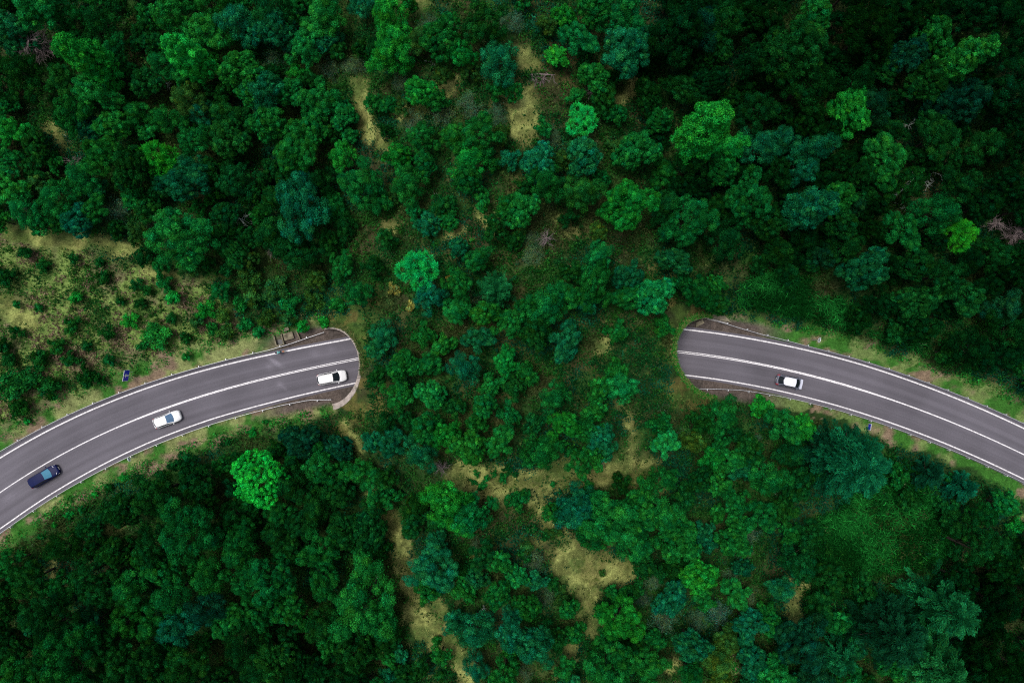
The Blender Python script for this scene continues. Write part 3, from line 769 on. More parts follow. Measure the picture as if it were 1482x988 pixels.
# photo column, photo row, crown radius in photo pixels, kind, colour
TREES = """
60 15 38 b N;150 35 26 b D;20 52 28 b T;255 22 26 b N;300 50 26 b N;345 35 24 b T;350 98 28 b N;365 140 20 b N;38 108 24 b D;96 118 22 b D;132 84 29 c B;146 140 28 b N;108 165 24 b N;165 186 24 b N;122 182 18 b T
275 84 26 c B;212 118 20 b D;276 148 22 b W;292 166 18 b T;200 165 18 b N;244 175 20 b N;232 226 25 n L;276 240 19 b T;282 207 22 b N;330 200 27 b D;20 190 19 b B;10 232 20 b N;52 212 18 b D;152 226 32 b N;195 245 26 b D;320 165 18 b D
390 20 26 b D;470 26 30 b N;402 48 24 b T;476 55 18 b T;522 10 18 b T;562 26 25 b B;575 62 24 b B;562 82 26 b B;636 56 28 b N;666 78 19 b B;722 95 30 b T;704 40 26 b D;432 106 14 b B;386 136 25 b T;466 150 25 b N;390 182 26 b N;452 190 22 b N;428 226 34 b N
494 228 18 b B;540 150 13 b N;557 188 9 b D;606 130 19 b B;634 146 15 b N;612 198 19 b N;656 200 18 b N;696 200 25 b N;682 232 25 b B;577 228 16 b B;736 230 14 b T;616 240 18 b N;545 72 14 b D;608 60 18 b W
818 28 16 b B;836 58 26 b M;806 80 14 b B;898 22 34 b N;860 16 24 b N;902 74 38 b T;862 112 20 b N;846 172 21 n E;985 48 44 b X;1046 40 30 b D;1012 45 30 b K;1080 28 26 b X;1018 186 36 c B;1052 216 24 b B;1090 162 26 b D;1100 212 26 b T;846 228 30 b T;776 236 22 b T;920 216 28 b N;892 166 15 b N;940 140 20 b D;985 130 24 b D;950 175 18 b N;875 140 18 b D;1130 205 20 b T
1178 26 29 b N;1150 82 44 b D;1162 125 40 b D;1226 160 29 b B;1258 150 26 b K;1250 48 38 b X;1300 20 36 b X;1310 82 30 b K;1350 50 24 b N;1400 84 28 c N;1340 128 30 b D;1386 152 36 b K;1424 150 26 b X;1280 230 33 b N;1176 215 26 b T;1352 200 32 b D;1422 214 27 b D;1460 60 40 b X;1460 132 36 b X;1468 220 30 b X;1240 120 26 b X;1205 95 24 b X;1115 25 22 b X;1120 110 20 b X;1090 90 26 b X;1330 15 26 b X;1410 25 36 b X;1200 190 18 b X
272 268 34 b T;268 345 42 b N;40 308 20 b N;86 290 24 b N;110 320 20 b T;140 272 14 b T;18 275 20 b N;60 328 14 b N;190 285 14 b N;215 300 16 b D;345 260 24 b D;330 310 20 b D;340 365 18 b D;60 265 14 b W;170 330 12 b D
440 305 42 b T;530 270 34 b N;590 270 24 b N;602 306 12 b N;620 327 15 b T;605 385 27 n E;665 358 12 b T;692 375 17 b N;495 390 18 b N;520 425 18 b N;542 388 15 b D;626 430 20 b T;665 416 20 b N;660 450 18 b N;718 420 28 f T;702 452 20 b N;570 418 9 s Y;596 442 9 s Y;618 422 7 s B;556 486 18 b T;612 486 16 b N;690 490 18 b T;680 262 22 b N;736 300 20 b N;400 290 20 b D;430 365 30 b D;455 435 15 s W;650 404 6 s Y;395 340 24 b D;480 350 16 b D;560 345 14 b D;640 300 16 b D
902 298 37 b B;996 320 36 b N;1078 292 34 b N;1105 322 26 b D;960 300 22 b D;842 280 28 b D;790 268 25 b N;752 302 22 b N;770 368 16 g G;866 370 20 b N;862 410 25 b N;910 400 18 b T;942 426 28 b M;905 430 18 b N;976 376 19 b T;790 442 30 b N;822 428 18 b N;848 442 14 b T;766 446 18 b N;1010 426 20 b N;1035 440 18 b D;985 412 14 b N;890 480 15 b N;820 492 22 b T;775 480 24 b D;740 470 20 b N;960 250 18 b N;1040 250 20 b N;715 330 16 b D;830 395 14 b D;745 350 12 b D;1050 350 26 b D;990 465 16 b D;960 470 14 b N
1178 300 32 c T;1216 285 22 b N;1246 390 29 b T;1192 372 18 b K;1234 300 16 b K;1302 332 24 b N;1350 306 30 b N;1385 335 22 n L;1320 386 26 b D;1362 400 24 b D;1322 442 28 b D;1392 430 24 b D;1452 446 22 b K;1330 475 24 b X;1462 478 28 b X;1470 390 24 b X;1420 300 26 b X;1400 380 20 b X;1265 340 18 b X;1270 440 20 b X;1160 350 22 b X;1140 395 18 b D;1400 500 26 b X;1380 270 22 b D;1250 255 20 b D;1310 270 22 b D;1450 270 24 b X;1155 250 20 b T
275 764 42 b N;244 822 28 b N;252 858 26 b N;300 830 28 b N;350 800 25 b N;205 810 14 b N;190 850 24 b N;150 852 22 b D;136 900 19 b T;180 902 20 b N;220 906 18 b N;260 905 24 b T;302 880 24 b K;325 905 20 b N;70 962 20 b D;88 900 34 b D;102 950 42 b N;30 976 25 b N;190 962 36 b D;272 962 33 b D;350 930 25 b D;372 966 24 b D;90 790 22 b D;50 836 22 b D;132 828 24 b D;45 910 10 b T;10 852 12 b N;346 885 18 b N;228 785 26 b D;170 800 20 b D;25 940 18 b D;140 985 22 b D;230 990 24 b D;320 990 24 b D
400 832 34 b N;396 950 28 b D;470 790 29 b N;440 756 22 b D;532 770 24 b D;530 870 50 b N;470 900 24 b D;560 915 22 b D;520 940 26 b D;626 822 33 b T;650 720 30 b B;682 738 28 b N;664 752 24 b B;700 800 18 b D;690 908 26 b T;742 906 25 b T;580 945 11 b T;432 960 28 b X;500 972 28 b X;470 842 22 b N;722 858 20 b N;732 972 20 b N;420 880 24 b N;610 965 14 b D;690 965 18 b T;596 760 18 b D;670 850 16 b N
835 738 28 b T;885 755 46 b N;920 730 24 b N;920 785 24 b N;762 880 18 b N;900 892 32 b B;884 955 40 b N;942 960 20 b N;776 930 28 b T;1010 830 28 b B;980 782 25 b N;1040 890 18 g G;1065 860 18 b N;960 900 20 g G;972 868 22 b T;1000 930 25 b T;1036 950 24 b W;1090 952 20 b T;1076 820 12 b T;1062 780 20 b N;945 842 12 g G;1050 920 18 b W;1020 870 14 b N;1080 900 18 b T;1000 975 18 b N;930 820 16 b D;1045 985 18 b W
1290 915 52 f K;1368 880 46 f T;1350 960 46 f T;1215 950 24 f T;1152 930 38 b K;1120 970 24 b N;1180 975 22 b K;1450 950 36 b X;1440 872 30 b X;1400 790 28 b D;1388 838 24 b X;1450 822 28 b X;1420 985 26 b X;1250 850 16 b D;1185 880 20 b D;1200 830 18 b D;1130 850 18 b T;1120 905 18 b N;1215 900 16 b N;1150 810 24 b D
378 690 37 p P;320 676 12 b N;438 640 24 b K;470 668 25 b N;492 650 18 b K;520 682 19 b N;545 702 18 b N;560 720 14 b N;420 700 24 b D;402 770 20 b D;230 712 30 b D;285 700 26 b D;500 762 24 b D;460 732 24 b D;346 780 22 b N;300 720 18 b D;180 740 22 b D;130 765 16 b D;270 670 16 b D;340 745 18 b D;490 710 18 b D;540 640 14 b T;455 605 16 b N
585 525 20 b N;620 527 17 b N;577 575 20 b N;625 573 22 b M;546 545 14 b D;670 530 21 b T;733 520 18 b B;710 556 16 b N;700 586 18 b N;615 618 23 b N;648 627 19 b B;610 655 24 b T;566 640 18 b T;680 650 22 b N;722 640 18 b N;785 655 27 b N;800 575 20 b N;850 620 17 b N;820 615 19 b B;776 610 14 b D;870 630 19 b T;836 666 18 b N;560 690 15 b D;545 730 18 b D;752 722 15 b N;830 730 24 b T;600 730 16 b D;868 562 16 b N;890 540 15 b N;545 505 15 b T;640 500 15 b N;745 560 16 b D;735 600 16 b N;690 610 14 b N;760 540 14 b N;660 590 14 b D;590 605 12 b D;860 590 15 b N;800 640 14 b N;860 660 16 b N;560 610 14 b D
895 560 25 b M;872 652 16 b T;960 640 20 b M;955 612 14 b N;1045 600 24 b N;1020 586 18 b N;1100 590 14 b B;1130 612 22 b N;1085 650 22 b D;1060 664 18 b N;1030 666 15 b B;1010 692 18 b D;962 692 18 b N;1110 690 25 b N;1075 682 16 b T;1102 742 20 b N;1060 722 18 b N;960 742 24 b N;990 768 18 b N;1150 700 24 b D;1142 655 20 b D;930 752 20 b N;1170 770 18 b D;1000 640 16 b W;1010 610 14 b D;1165 620 16 b B;1190 605 12 b B;1060 630 14 b D;1040 700 14 b N;1130 740 18 b D;1075 760 16 b N;990 720 16 b D;935 700 12 b N;900 700 12 b D
1236 670 56 f T;1195 650 30 f K;1345 686 20 f K;1392 706 20 f T;1450 730 18 b N;1142 772 16 b N;1420 745 18 b N;1370 740 16 b D;1330 650 14 b N;1280 620 12 b N;1430 700 14 b B;1310 720 14 b D
350 318 14 e G;620 36 16 g G;650 40 14 g G;505 96 13 g G;475 100 13 g G;522 95 13 g G;600 180 17 g G;640 165 17 g G;680 152 18 g G;392 86 12 g G;745 30 14 g G;800 200 14 g G;215 322 14 g G;165 302 16 g G;25 292 16 g G;540 378 10 g G;690 430 10 g G;770 345 14 g G;790 865 15 g G;700 812 14 g G;770 815 16 g G;1085 770 14 g G;1075 795 14 g G;930 865 12 g G;690 785 10 g G;1095 640 10 g G;960 590 12 g W;985 630 14 g W;440 40 12 g G;420 70 12 g G;725 30 14 g G;580 120 12 g G;720 165 14 g G;1060 835 14 g G;760 975 12 g G;1010 900 14 g G;1085 870 12 g G
55 65 27 d -;108 235 10 d -;790 345 13 d -;1440 325 14 d -;1472 340 20 d -;640 675 12 d -;395 365 10 d -;856 135 10 d -;1350 165 11 e -;1145 192 9 e -;1318 180 9 e -;700 880 7 e -;325 60 7 e -;240 120 9 e -;330 205 8 e -;240 315 14 e -;545 835 8 e -;635 290 9 e -
"""
KINDPH = {'b': ('broadleaf_tree', 'broadleaf tree'), 'c': ('broadleaf_tree', 'tall narrow tree'), 'f': ('conifer', 'feathery conifer'), 'n': ('pine_tree', 'pine'), 'p': ('broadleaf_tree', 'beaded tree'),
          'q': ('small_tree', 'young tree'), 's': ('shrub', 'low shrub'), 'g': ('scrub_bush', 'scrub bush'), 'd': ('dead_tree', 'pinkish grey dead tree'), 'e': ('dead_tree', 'bleached dead tree'), 'x': ('fallen_tree', 'fallen bare tree')}
CATS = {'broadleaf_tree': 'tree', 'small_tree': 'young tree', 'conifer': 'tree', 'pine_tree': 'tree', 'shrub': 'shrub', 'scrub_bush': 'bush', 'dead_tree': 'dead tree', 'fallen_tree': 'fallen tree'}
GROUPS = {'broadleaf_tree': 'broadleaf trees of the forest', 'small_tree': 'small-crowned trees of the forest', 'conifer': 'feathery conifers', 'pine_tree': 'bright pines', 'shrub': 'low shrubs', 'scrub_bush': 'twiggy scrub bushes', 'dead_tree': 'dead trees', 'fallen_tree': 'fallen trees'}
LM = [(482, 546, 'white estate car'), (245, 606, 'white saloon car'), (67, 688, 'navy blue car'), (1140, 552, 'silver hatchback'), (183, 543, 'large blue sign'), (1258, 617, 'small blue sign'),
      (535, 525, 'left tunnel mouth'), (965, 515, 'right tunnel mouth'), (405, 508, 'cyclist'), (605, 384, 'vivid emerald pine'), (378, 690, 'vivid beaded tree'), (845, 172, 'small emerald pine'),
      (55, 65, 'biggest dead tree'), (778, 108, 'fallen bare tree'), (1150, 868, 'Y-shaped bare patch'), (1120, 430, 'upper reed bed'), (1295, 775, 'lower reed bed'),
      (870, 826, 'broad dry clearing'), (800, 695, 'long dry clearing'), (640, 905, 'narrow dry track'), (530, 165, 'thin dry strip'), (1385, 335, 'lime pine'), (1236, 670, 'biggest feathery conifer'), (1330, 915, 'overlapping teal conifers'),
      (1320, 262, 'pale fallen branch'), (110, 348, 'yellow meadow edge'), (902, 298, 'fluffy bright tree'), (1482, 0, 'top right corner'), (0, 988, 'bottom left corner'), (1482, 988, 'bottom right corner'),
      (0, 0, 'top left corner'), (740, 0, 'top edge centre'), (740, 988, 'bottom edge centre'), (370, 0, 'top edge quarter point'), (1110, 0, 'top edge three-quarter point'), (275, 84, 'twin tall trees'),
      (758, 165, 'oval dry clearing'), (1482, 494, 'right edge centre'), (232, 226, 'lime round pine'), (441, 305, 'big teal tree'), (270, 988, 'bottom edge quarter point'), (1018, 186, 'tall bright tree')]
SECT = ['right of', 'above and right of', 'above', 'above and left of', 'left of', 'below and left of', 'below', 'below and right of']
ORD = ['closest', 'second closest', 'third closest', 'fourth closest', 'fifth closest', 'sixth closest', 'seventh closest', 'eighth closest', 'ninth closest', 'tenth closest', 'eleventh closest', 'twelfth closest']
SPECIAL = {(55, 65): 'widest pinkish grey dead tree, bare branches fanned out near the top left corner', (605, 384): 'vivid emerald pine, brightest tree above the tunnel, standing over darker scrub', (378, 690): 'vivid green tree with a beaded crown below the white saloon car',
           (846, 172): 'small vivid emerald pine beside grey scrub near the oval dry clearing', (1385, 335): 'spiky lime pine lit up among the dark trees near the right edge', (232, 226): 'lime pine with a round crown, the only one above the meadow',
           (1236, 670): 'biggest feathery teal conifer, below the small blue sign', (275, 84): 'tall narrow bright green tree near the top, right of its taller twin', (132, 84): 'tall narrow bright green tree right of the widest pinkish dead tree',
           (902, 298): 'fluffy bright green tree standing alone above the right tunnel mouth', (440, 305): 'big teal tree with a puffy crown above the left tunnel mouth', (1018, 186): 'tall narrow bright green tree at the edge of the dark wood'}

plants = []
for ln in TREES.strip().splitlines():
    for it in ln.split(';'):
        a = it.split()
        if len(a) == 5: plants.append([float(a[0]), float(a[1]), float(a[2]), 'q' if a[3] == 'b' and float(a[2]) < 19 else a[3], a[4], True])  # broadleaf trees with small crowns go under their own name
        if len(a) == 5 and a[3] == 'b' and a[4] != 'M': plants[-1][2] *= 1.08 if plants[-1][2] > 26 else 1.18
# fallen trees
plants += [[778, 108, 26, 'x', '-', True], [622, 90, 9, 'x', '1', True], [98, 200, 7, 'x', '1', True], [1318, 264, 34, 'x', '1', True], [1302, 296, 9, 'x', '1', True], [870, 668, 8, 'x', '-', True], [770, 462, 12, 'x', '1', True], [20, 315, 10, 'x', '1', True], [442, 952, 16, 'x', '-', True], [1120, 712, 7, 'x', '1', True]]
# meadow and verge shrubs
for s in "65 385 10 D;145 380 9 D;152 404 12 D;112 430 11 B;60 447 8 N;27 440 7 N;200 413 10 D;215 420 9 D;190 465 12 B;160 481 12 D;107 470 12 D;240 410 12 N;252 430 13 B;300 450 14 B;228 487 22 N;10 400 16 D;38 366 11 D;350 442 13 N;110 375 9 D;358 470 12 N;285 465 12 W;325 455 12 W;310 475 11 N;270 490 10 D;20 560 26 D;50 545 22 D;80 560 20 D;30 590 16 D;130 545 16 D;60 520 14 D;105 520 12 D;160 520 10 D;150 550 8 D;270 515 8 N;288 512 7 N;225 535 6 N;160 560 6 N;120 580 7 N;100 590 7 B;80 605 6 B;40 610 6 B;205 440 9 D;175 435 8 D;130 500 9 D;210 500 10 N;250 460 10 D;330 480 14 W;370 430 16 W;390 460 14 W;360 400 16 W;400 420 18 W;420 440 16 N;440 470 12 B;375 480 11 N;345 500 8 N;420 460 14 W;470 465 10 B;490 440 14 N;300 380 12 D;330 390 12 D;85 500 12 D;15 520 12 D;5 500 14 D;25 480 10 D".split(';'):
    a = s.split(); plants.append([float(a[0]), float(a[1]), float(a[2]), 's', a[3], True])
for s in "240 625 5 B;260 635 5 B;290 628 4 B;205 668 6 N;225 655 5 B;330 640 5 N;350 618 6 B;365 625 7 B;385 610 5 N;180 690 6 B;160 705 7 N;140 715 6 B;120 735 7 N;100 745 6 B;60 775 6 N;80 760 5 B;30 800 6 N;1080 470 6 N;1105 480 7 N;1130 490 6 B;1150 492 5 N;1200 510 6 N;1230 515 6 B;1270 530 6 N;1300 540 7 N;1350 555 6 B;1385 575 7 N;1420 590 6 N;1220 608 9 B;1245 612 7 B;1290 640 9 N;1330 660 9 B;1370 690 9 N;1400 680 9 B;1440 700 10 B;1460 715 8 N;1470 760 12 B;1150 590 8 B;1110 580 6 N;1075 578 8 N;1200 600 8 B;700 700 7 N;705 690 6 N;695 705 5 D;735 678 8 D;745 686 6 D;728 692 8 N;752 720 12 T;708 720 6 N;800 700 5 N;810 712 4 N;872 828 6 W;690 685 5 N;715 685 5 N;685 697 5 N;670 1000 9 N;632 925 9 N;640 975 10 D;855 945 7 N;870 960 6 N;800 770 10 W;790 775 8 D;770 765 9 D;765 790 12 W;760 800 12 D;800 840 12 D;810 860 12 W;790 900 10 D".split(';'):
    a = s.split(); plants.append([float(a[0]), float(a[1]), float(a[2]), 's', a[3], True])

# ---- further trees where the canopy is closed
def forest_zone(px, py):
    """0 none, else mean crown radius in pixels and colour choices"""
    p = P(px, py, 4); x, y = float(p[0]), float(p[1])
    if look('dry', x, y) > .25 or look('mead', x, y) > .3 or look('verge', x, y) > .3 or look('d', x, y) < 9.5 or look('o', x, y): return None
    if (1055 < px < 1240 and 395 < py < 500): return None     # reed bed
    if 1100 < px < 1400 and 700 < py < 880: return (11, 'DDXN') if math.sin(px * .07) * math.sin(py * .09) > .35 else None
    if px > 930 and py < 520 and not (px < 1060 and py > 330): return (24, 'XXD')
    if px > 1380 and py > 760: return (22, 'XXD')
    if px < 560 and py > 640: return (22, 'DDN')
    if px < 500 and py < 340: return (20, 'DDNN')
    if 500 <= px < 930 and py < 340: return (12, 'DNNW')
    if 500 <= px <= 1000 and 340 <= py < 690: return (10.5, 'DNNW')
    if py > 690: return (15, 'DNNT')
    return (15, 'DNW')
r2 = np.random.default_rng(99)
fills = 0
NTREE = sum(1 for p in plants if p[3] in 'bcp')
tries = 0
cap_fill = 298 - NTREE
extra = []
while tries < 9000:
    tries += 1
    px, py = r2.uniform(-25, 1507), r2.uniform(-25, 1013)
    fz = forest_zone(px, py)
    if fz is None: continue
    rr = fz[0] * r2.uniform(.6, 1.25)
    if all(math.hypot(px - q[0], py - q[1]) > (rr * .58 + q[2] * .70) for q in plants + extra):
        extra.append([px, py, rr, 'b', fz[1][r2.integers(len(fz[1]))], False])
extra.sort(key=lambda q: -q[2])
small = []
for i, q in enumerate(extra):
    if i < cap_fill: plants.append(q)
    else: q[3] = 'y'; small.append(q)
KINDPH['y'] = ('sapling', 'sapling'); CATS['sapling'] = 'sapling'; GROUPS['sapling'] = 'young saplings of the understorey'
for q in small[:290]: plants.append(q)
print('trees', NTREE, 'fill', len(extra), 'saplings', len(small), 'plants', len(plants))

# ---- labels that single each plant out: nearest landmark, side of it, rank along that side
def size_word(q):
    if q[3] in 'xde': return ''
    return 'large ' if q[2] > 30 else ('small ' if q[2] < 14 else '')
bucket = {}
for q in plants:
    key0 = (int(q[0]), int(q[1]))
    best = min(LM, key=lambda m: math.hypot(m[0] - q[0], m[1] - q[1]) + (1e6 if math.hypot(m[0] - q[0], m[1] - q[1]) < 3 else 0))
    a = math.degrees(math.atan2(-(q[1] - best[1]), q[0] - best[0])) % 360
    sct = SECT[int(((a + 22.5) % 360) // 45)]
    base = size_word(q) + ((CNAME[q[4]] + ' ') if q[4] in CNAME and q[3] not in 'xde' else '') + KINDPH[q[3]][1]
    bucket.setdefault((base, sct, best[2]), []).append((math.hypot(best[0] - q[0], best[1] - q[1]), q))
for (base, sct, lmn), lst in bucket.items():
    lst.sort(key=lambda t: t[0])
    for i, (dd_, q) in enumerate(lst):
        q.append(f"{base}, {ORD[min(i, 11)]} {sct} the {lmn}" if len(lst) > 1 else f"{base} {sct} the {lmn}")
for q in plants:
    s = SPECIAL.get((int(q[0]), int(q[1])))
    if s: q[6] = s

def add_plant(q, i):
    px, py, rp, kind, colr, listed, label = q
    r = np.random.default_rng(1000 + i)
    if kind in ('b', 'y', 'q'):
        lst = PRO['bS'] if rp < 19 else (PRO['bM'] if rp < 33 else PRO['bL'])
    else: lst = PRO[kind]
    if kind == 'f': pr = lst[0] if rp > 48 else (lst[1] if rp > 26 else lst[2])
    elif kind == 'n': pr = lst[0] if rp > 28 else lst[1]
    elif kind in 'de': pr = lst[0] if rp > (18 if kind == 'd' else 10) else lst[1]
    elif kind == 'x': pr = lst[1] if colr == '1' else lst[0]
    else: pr = lst[r.integers(len(lst))]
    zz = 3.0
    for _ in range(3):                                   # ground point under the crown's middle
        x, y = P(px, py, zz); gz = ground_z(x, y)
        s = rp * K * (CAM_Z - zz) / CAM_Z / pr['R']
        zs = s * r.uniform(.9, 1.12) if _ == 0 else zs
        if kind == 's': zs = min(s, 1.5)
        zz = gz + pr['H'] * zs * (.62 if kind not in 'xs' else .4)
    if look('d', x, y) < 6.6: return
    for q_ in (PL, PR):                                  # nothing grows in front of the mouths
        u_, t_, s_ = pq(q_, x, y)
        rr_ = s * pr['R'] * .8
        if -3 < u_ < 6.5 / q_.slope + rr_ and abs(t_) < 6.0 + rr_ and u_ - rr_ < 6.5 / q_.slope: return
    nm = KINDPH[kind][0]
    root = empty(nm, (x, y, gz - .05), 0, label, CATS[nm], GROUPS[nm])
    rz = r.uniform(0, 6.28)
    if kind == 'x': rz = {778: 0.03, 1318: 0.72, 1302: -.3, 870: -.75, 622: -.25, 98: -.75}.get(int(px), rz)
    root.rotation_euler = (0, 0, rz)
    ax = r.uniform(.84, 1.16) if kind in 'byqs' else 1.0
    root.scale = (s * ax, s / ax, zs)
    c = link(pr.get('cn', 'crown'), pr['crown'], root)
    t = link(pr.get('pn', 'trunk'), pr['trunk'], root)
    if colr in PAL:
        f = math.exp(r.normal(0, .16)) * (.72 if kind == 'f' else (1.3 if kind == 'c' else 1)) * (.74 if colr in 'XDKNT' and (px > 930 and py < 430 or px < 520 and py > 620 or px > 1330 and py > 740) else 1); h = r.normal(0, .12)  # crowns darkened by position: shade towards the corners painted into the leaf colour
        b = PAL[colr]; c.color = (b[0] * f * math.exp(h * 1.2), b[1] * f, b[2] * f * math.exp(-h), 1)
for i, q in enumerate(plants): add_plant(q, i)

# ------------------------------------------------------------------ ground cover nobody could count
def scatter(n, x0=-90, x1=90, y0=-62, y1=62, seed=1):
    r = np.random.default_rng(seed); x = r.uniform(x0, x1, n); y = r.uniform(y0, y1, n)
    z, o, d = terrain(x, y); dr, me_, ve, hl = zones(x, y, z, d)
    return r, x, y, z, o, d, dr, me_, ve, hl
# undergrowth: leafy clumps over the forest floor
r, x, y, z, o, d, dr, mdw, ve, hl = scatter(100000, seed=5)
dens = (1 - np.clip(dr * 1.05, 0, .96)) * (1 - .45 * mdw) * (1 - .55 * ve) * (.45 + .9 * sstep(.35, .6, fbm(x, y, 5)))
ok = (r.random(len(x)) < dens) & (d > 6.6) & ~o
rim_clear = np.ones(len(x), bool)
for q in (PL, PR):
    u, t, s = pq(q, x, y); rim_clear &= ~((abs(t) < 7.2) & (u > -1) & (u < 6.6 / q.slope + 1.0))
ok &= rim_clear
x, y, z, mdw, ve = x[ok], y[ok], z[ok], mdw[ok], ve[ok]; n = len(x); k = 9
hgt = r.uniform(.25, 1.0, n) * (1 - .5 * mdw)
C = np.repeat(np.stack([x, y, z], 1), k, 0) + np.stack([r.normal(0, .34, n * k), r.normal(0, .34, n * k), np.repeat(hgt, k) * r.uniform(.1, 1, n * k)], 1)
Nn = unit(r.normal(size=(n * k, 3)) * .55 + np.array([0, 0, .9]))
base = np.empty((n, 3)); base[:] = (.0045, .042, .0095)
pick = fbm(x + 300, y, 6); base[pick > .52] = (.011, .058, .009); base[pick > .61] = (.026, .042, .012); base[pick < .40] = (.004, .050, .022)
mm = mdw > .5; base[mm] = (.012, .070, .010); gp = fbm(x, y + 400, 3.2); base[mm & (gp > .52)] = (.10, .072, .05); base[mm & (gp < .42)] = (.006, .04, .008); base[ve > .4] = (.012, .12, .016)
dark = (x > 22) & (y > 4) | (x > 68) & (y < -28); base[dark] *= .6  # shade of the right-hand corners painted into the undergrowth colour
base *= np.exp(r.normal(0, .3, (n, 1)))
tn = np.repeat(base, k, 0) * np.exp(r.normal(0, .25, (n * k, 1)))
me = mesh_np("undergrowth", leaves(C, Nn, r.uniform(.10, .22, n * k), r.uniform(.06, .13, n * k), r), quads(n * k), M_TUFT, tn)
tag(link("undergrowth", me), 'low dark green leafy undergrowth covering the forest floor', 'undergrowth', kind='stuff')

# taller scrub between the trees and low brush on the meadow
r, x, y, z, o, d, dr, mdw, ve, hl = scatter(26000, seed=15)
pn = fbm(x + 500, y - 200, 7)
dens = (1 - np.clip(dr * 1.2, 0, .90)) * (1 - .25 * mdw) * (1 - .9 * ve) * (.30 + .8 * sstep(.36, .58, pn))
ok = (r.random(len(x)) < dens) & (d > 8.0) & ~o
for q in (PL, PR):
    u, t, s = pq(q, x, y); ok &= ~((abs(t) < 8.2) & (u > -2) & (u < 6.6 / q.slope + 1.6))
x, y, z, mdw, pn = x[ok], y[ok], z[ok], mdw[ok], pn[ok]; n = len(x); k = 34
rad = r.uniform(.30, .85, n) * (1 - .35 * mdw); hg = rad * r.uniform(1.0, 2.2, n) * (1 - .3 * mdw)
D = rand_dirs(n * k, r, -.15); rr_ = np.repeat(rad, k)[:, None] * r.uniform(.5, 1.08, (n * k, 1))
C = np.repeat(np.stack([x, y, z + hg * .45], 1), k, 0) + D * rr_ * np.stack([np.ones(n * k), np.ones(n * k), np.repeat(hg / rad, k) * .55], 1)
base = np.empty((n, 3)); base[:] = (.0062, .088, .0135); v = r.random(n)
base[v < .38] = (.0035, .044, .010); base[v > .72] = (.017, .105, .011); base[v > .90] = (.034, .065, .026); base[v > .965] = (.06, .07, .03)
mm = mdw > .5; base[mm & (v < .45)] = (.008, .055, .008); base[mm & (v >= .45) & (v < .75)] = (.016, .09, .012); base[mm & (v >= .75)] = (.085, .07, .042)
dark = (x > 22) & (y > 4) | (x > 68) & (y < -28); base[dark] *= .5  # scrub colour darkened here too, painting in the corner shade
base *= np.exp(r.normal(0, .22, (n, 1)))
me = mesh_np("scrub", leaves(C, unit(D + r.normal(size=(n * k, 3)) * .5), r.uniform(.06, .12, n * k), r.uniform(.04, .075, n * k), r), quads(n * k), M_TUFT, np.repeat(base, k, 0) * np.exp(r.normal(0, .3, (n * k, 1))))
tag(link("scrub", me), 'knee to waist high mixed green scrub filling the gaps between the trees', 'scrub', kind='stuff')

# grass: thin bent blades on the meadow, the verges and the clearings
r, x, y, z, o, d, dr, mdw, ve, hl = scatter(150000, seed=6)
dens = np.maximum.reduce([np.clip(dr, 0, 1) * .9, mdw * .8, ve * .9, .12 + 0 * x])
ok = (r.random(len(x)) < dens) & (d > 6.2) & ~o
x, y, z, dr, mdw, ve, d = x[ok], y[ok], z[ok], dr[ok], mdw[ok], ve[ok], d[ok]; n = len(x); k = 5
gA = fbm(x, y, 3.0); gB = fbm(x - 90, y + 150, 2.0)
col = np.empty((n, 3)); col[:] = (.115, .20, .046)
col[gA > .60] = (.13, .098, .06); col[gB > .56] = (.035, .11, .02)
vv = ve > .4; col[vv] = (.18, .215, .08); col[vv & ((gA > .48) | ((x > 0) & (r.random(n) < .6)))] = (.034, .14, .018)
dv = r.random(n) < dr * 1.1; col[dv] = (.27, .30, .10); col[dv & (gB > .52)] = (.08, .14, .025)
col *= np.exp(r.normal(0, .22, (n, 1)))
bx = np.repeat(np.stack([x, y, z - .03], 1), k, 0) + np.concatenate([r.normal(0, .12, (n * k, 2)), np.zeros((n * k, 1))], 1)
ang = r.uniform(0, 6.28, n * k); tilt = np.stack([np.cos(ang), np.sin(ang), np.zeros(n * k)], 1); side = np.stack([-np.sin(ang), np.cos(ang), np.zeros(n * k)], 1)
h = np.repeat(r.uniform(.15, .42, n) * np.where(dr > .5, .6, 1), k)[:, None]; wv = r.uniform(.02, .045, (n * k, 1))
V = np.stack([bx - side * wv, bx + side * wv, bx + tilt * h * r.uniform(.4, 1.2, (n * k, 1)) + np.array([0, 0, 1.0]) * h], 1).reshape(-1, 3)
me = mesh_np("grass", V, np.arange(n * k * 3).reshape(-1, 3), M_TUFT, np.repeat(col, k, 0) * np.exp(r.normal(0, .18, (n * k, 1))))
tag(link("grass", me), 'dry straw and green grass of the meadow, verges and clearings', 'grass', kind='stuff')

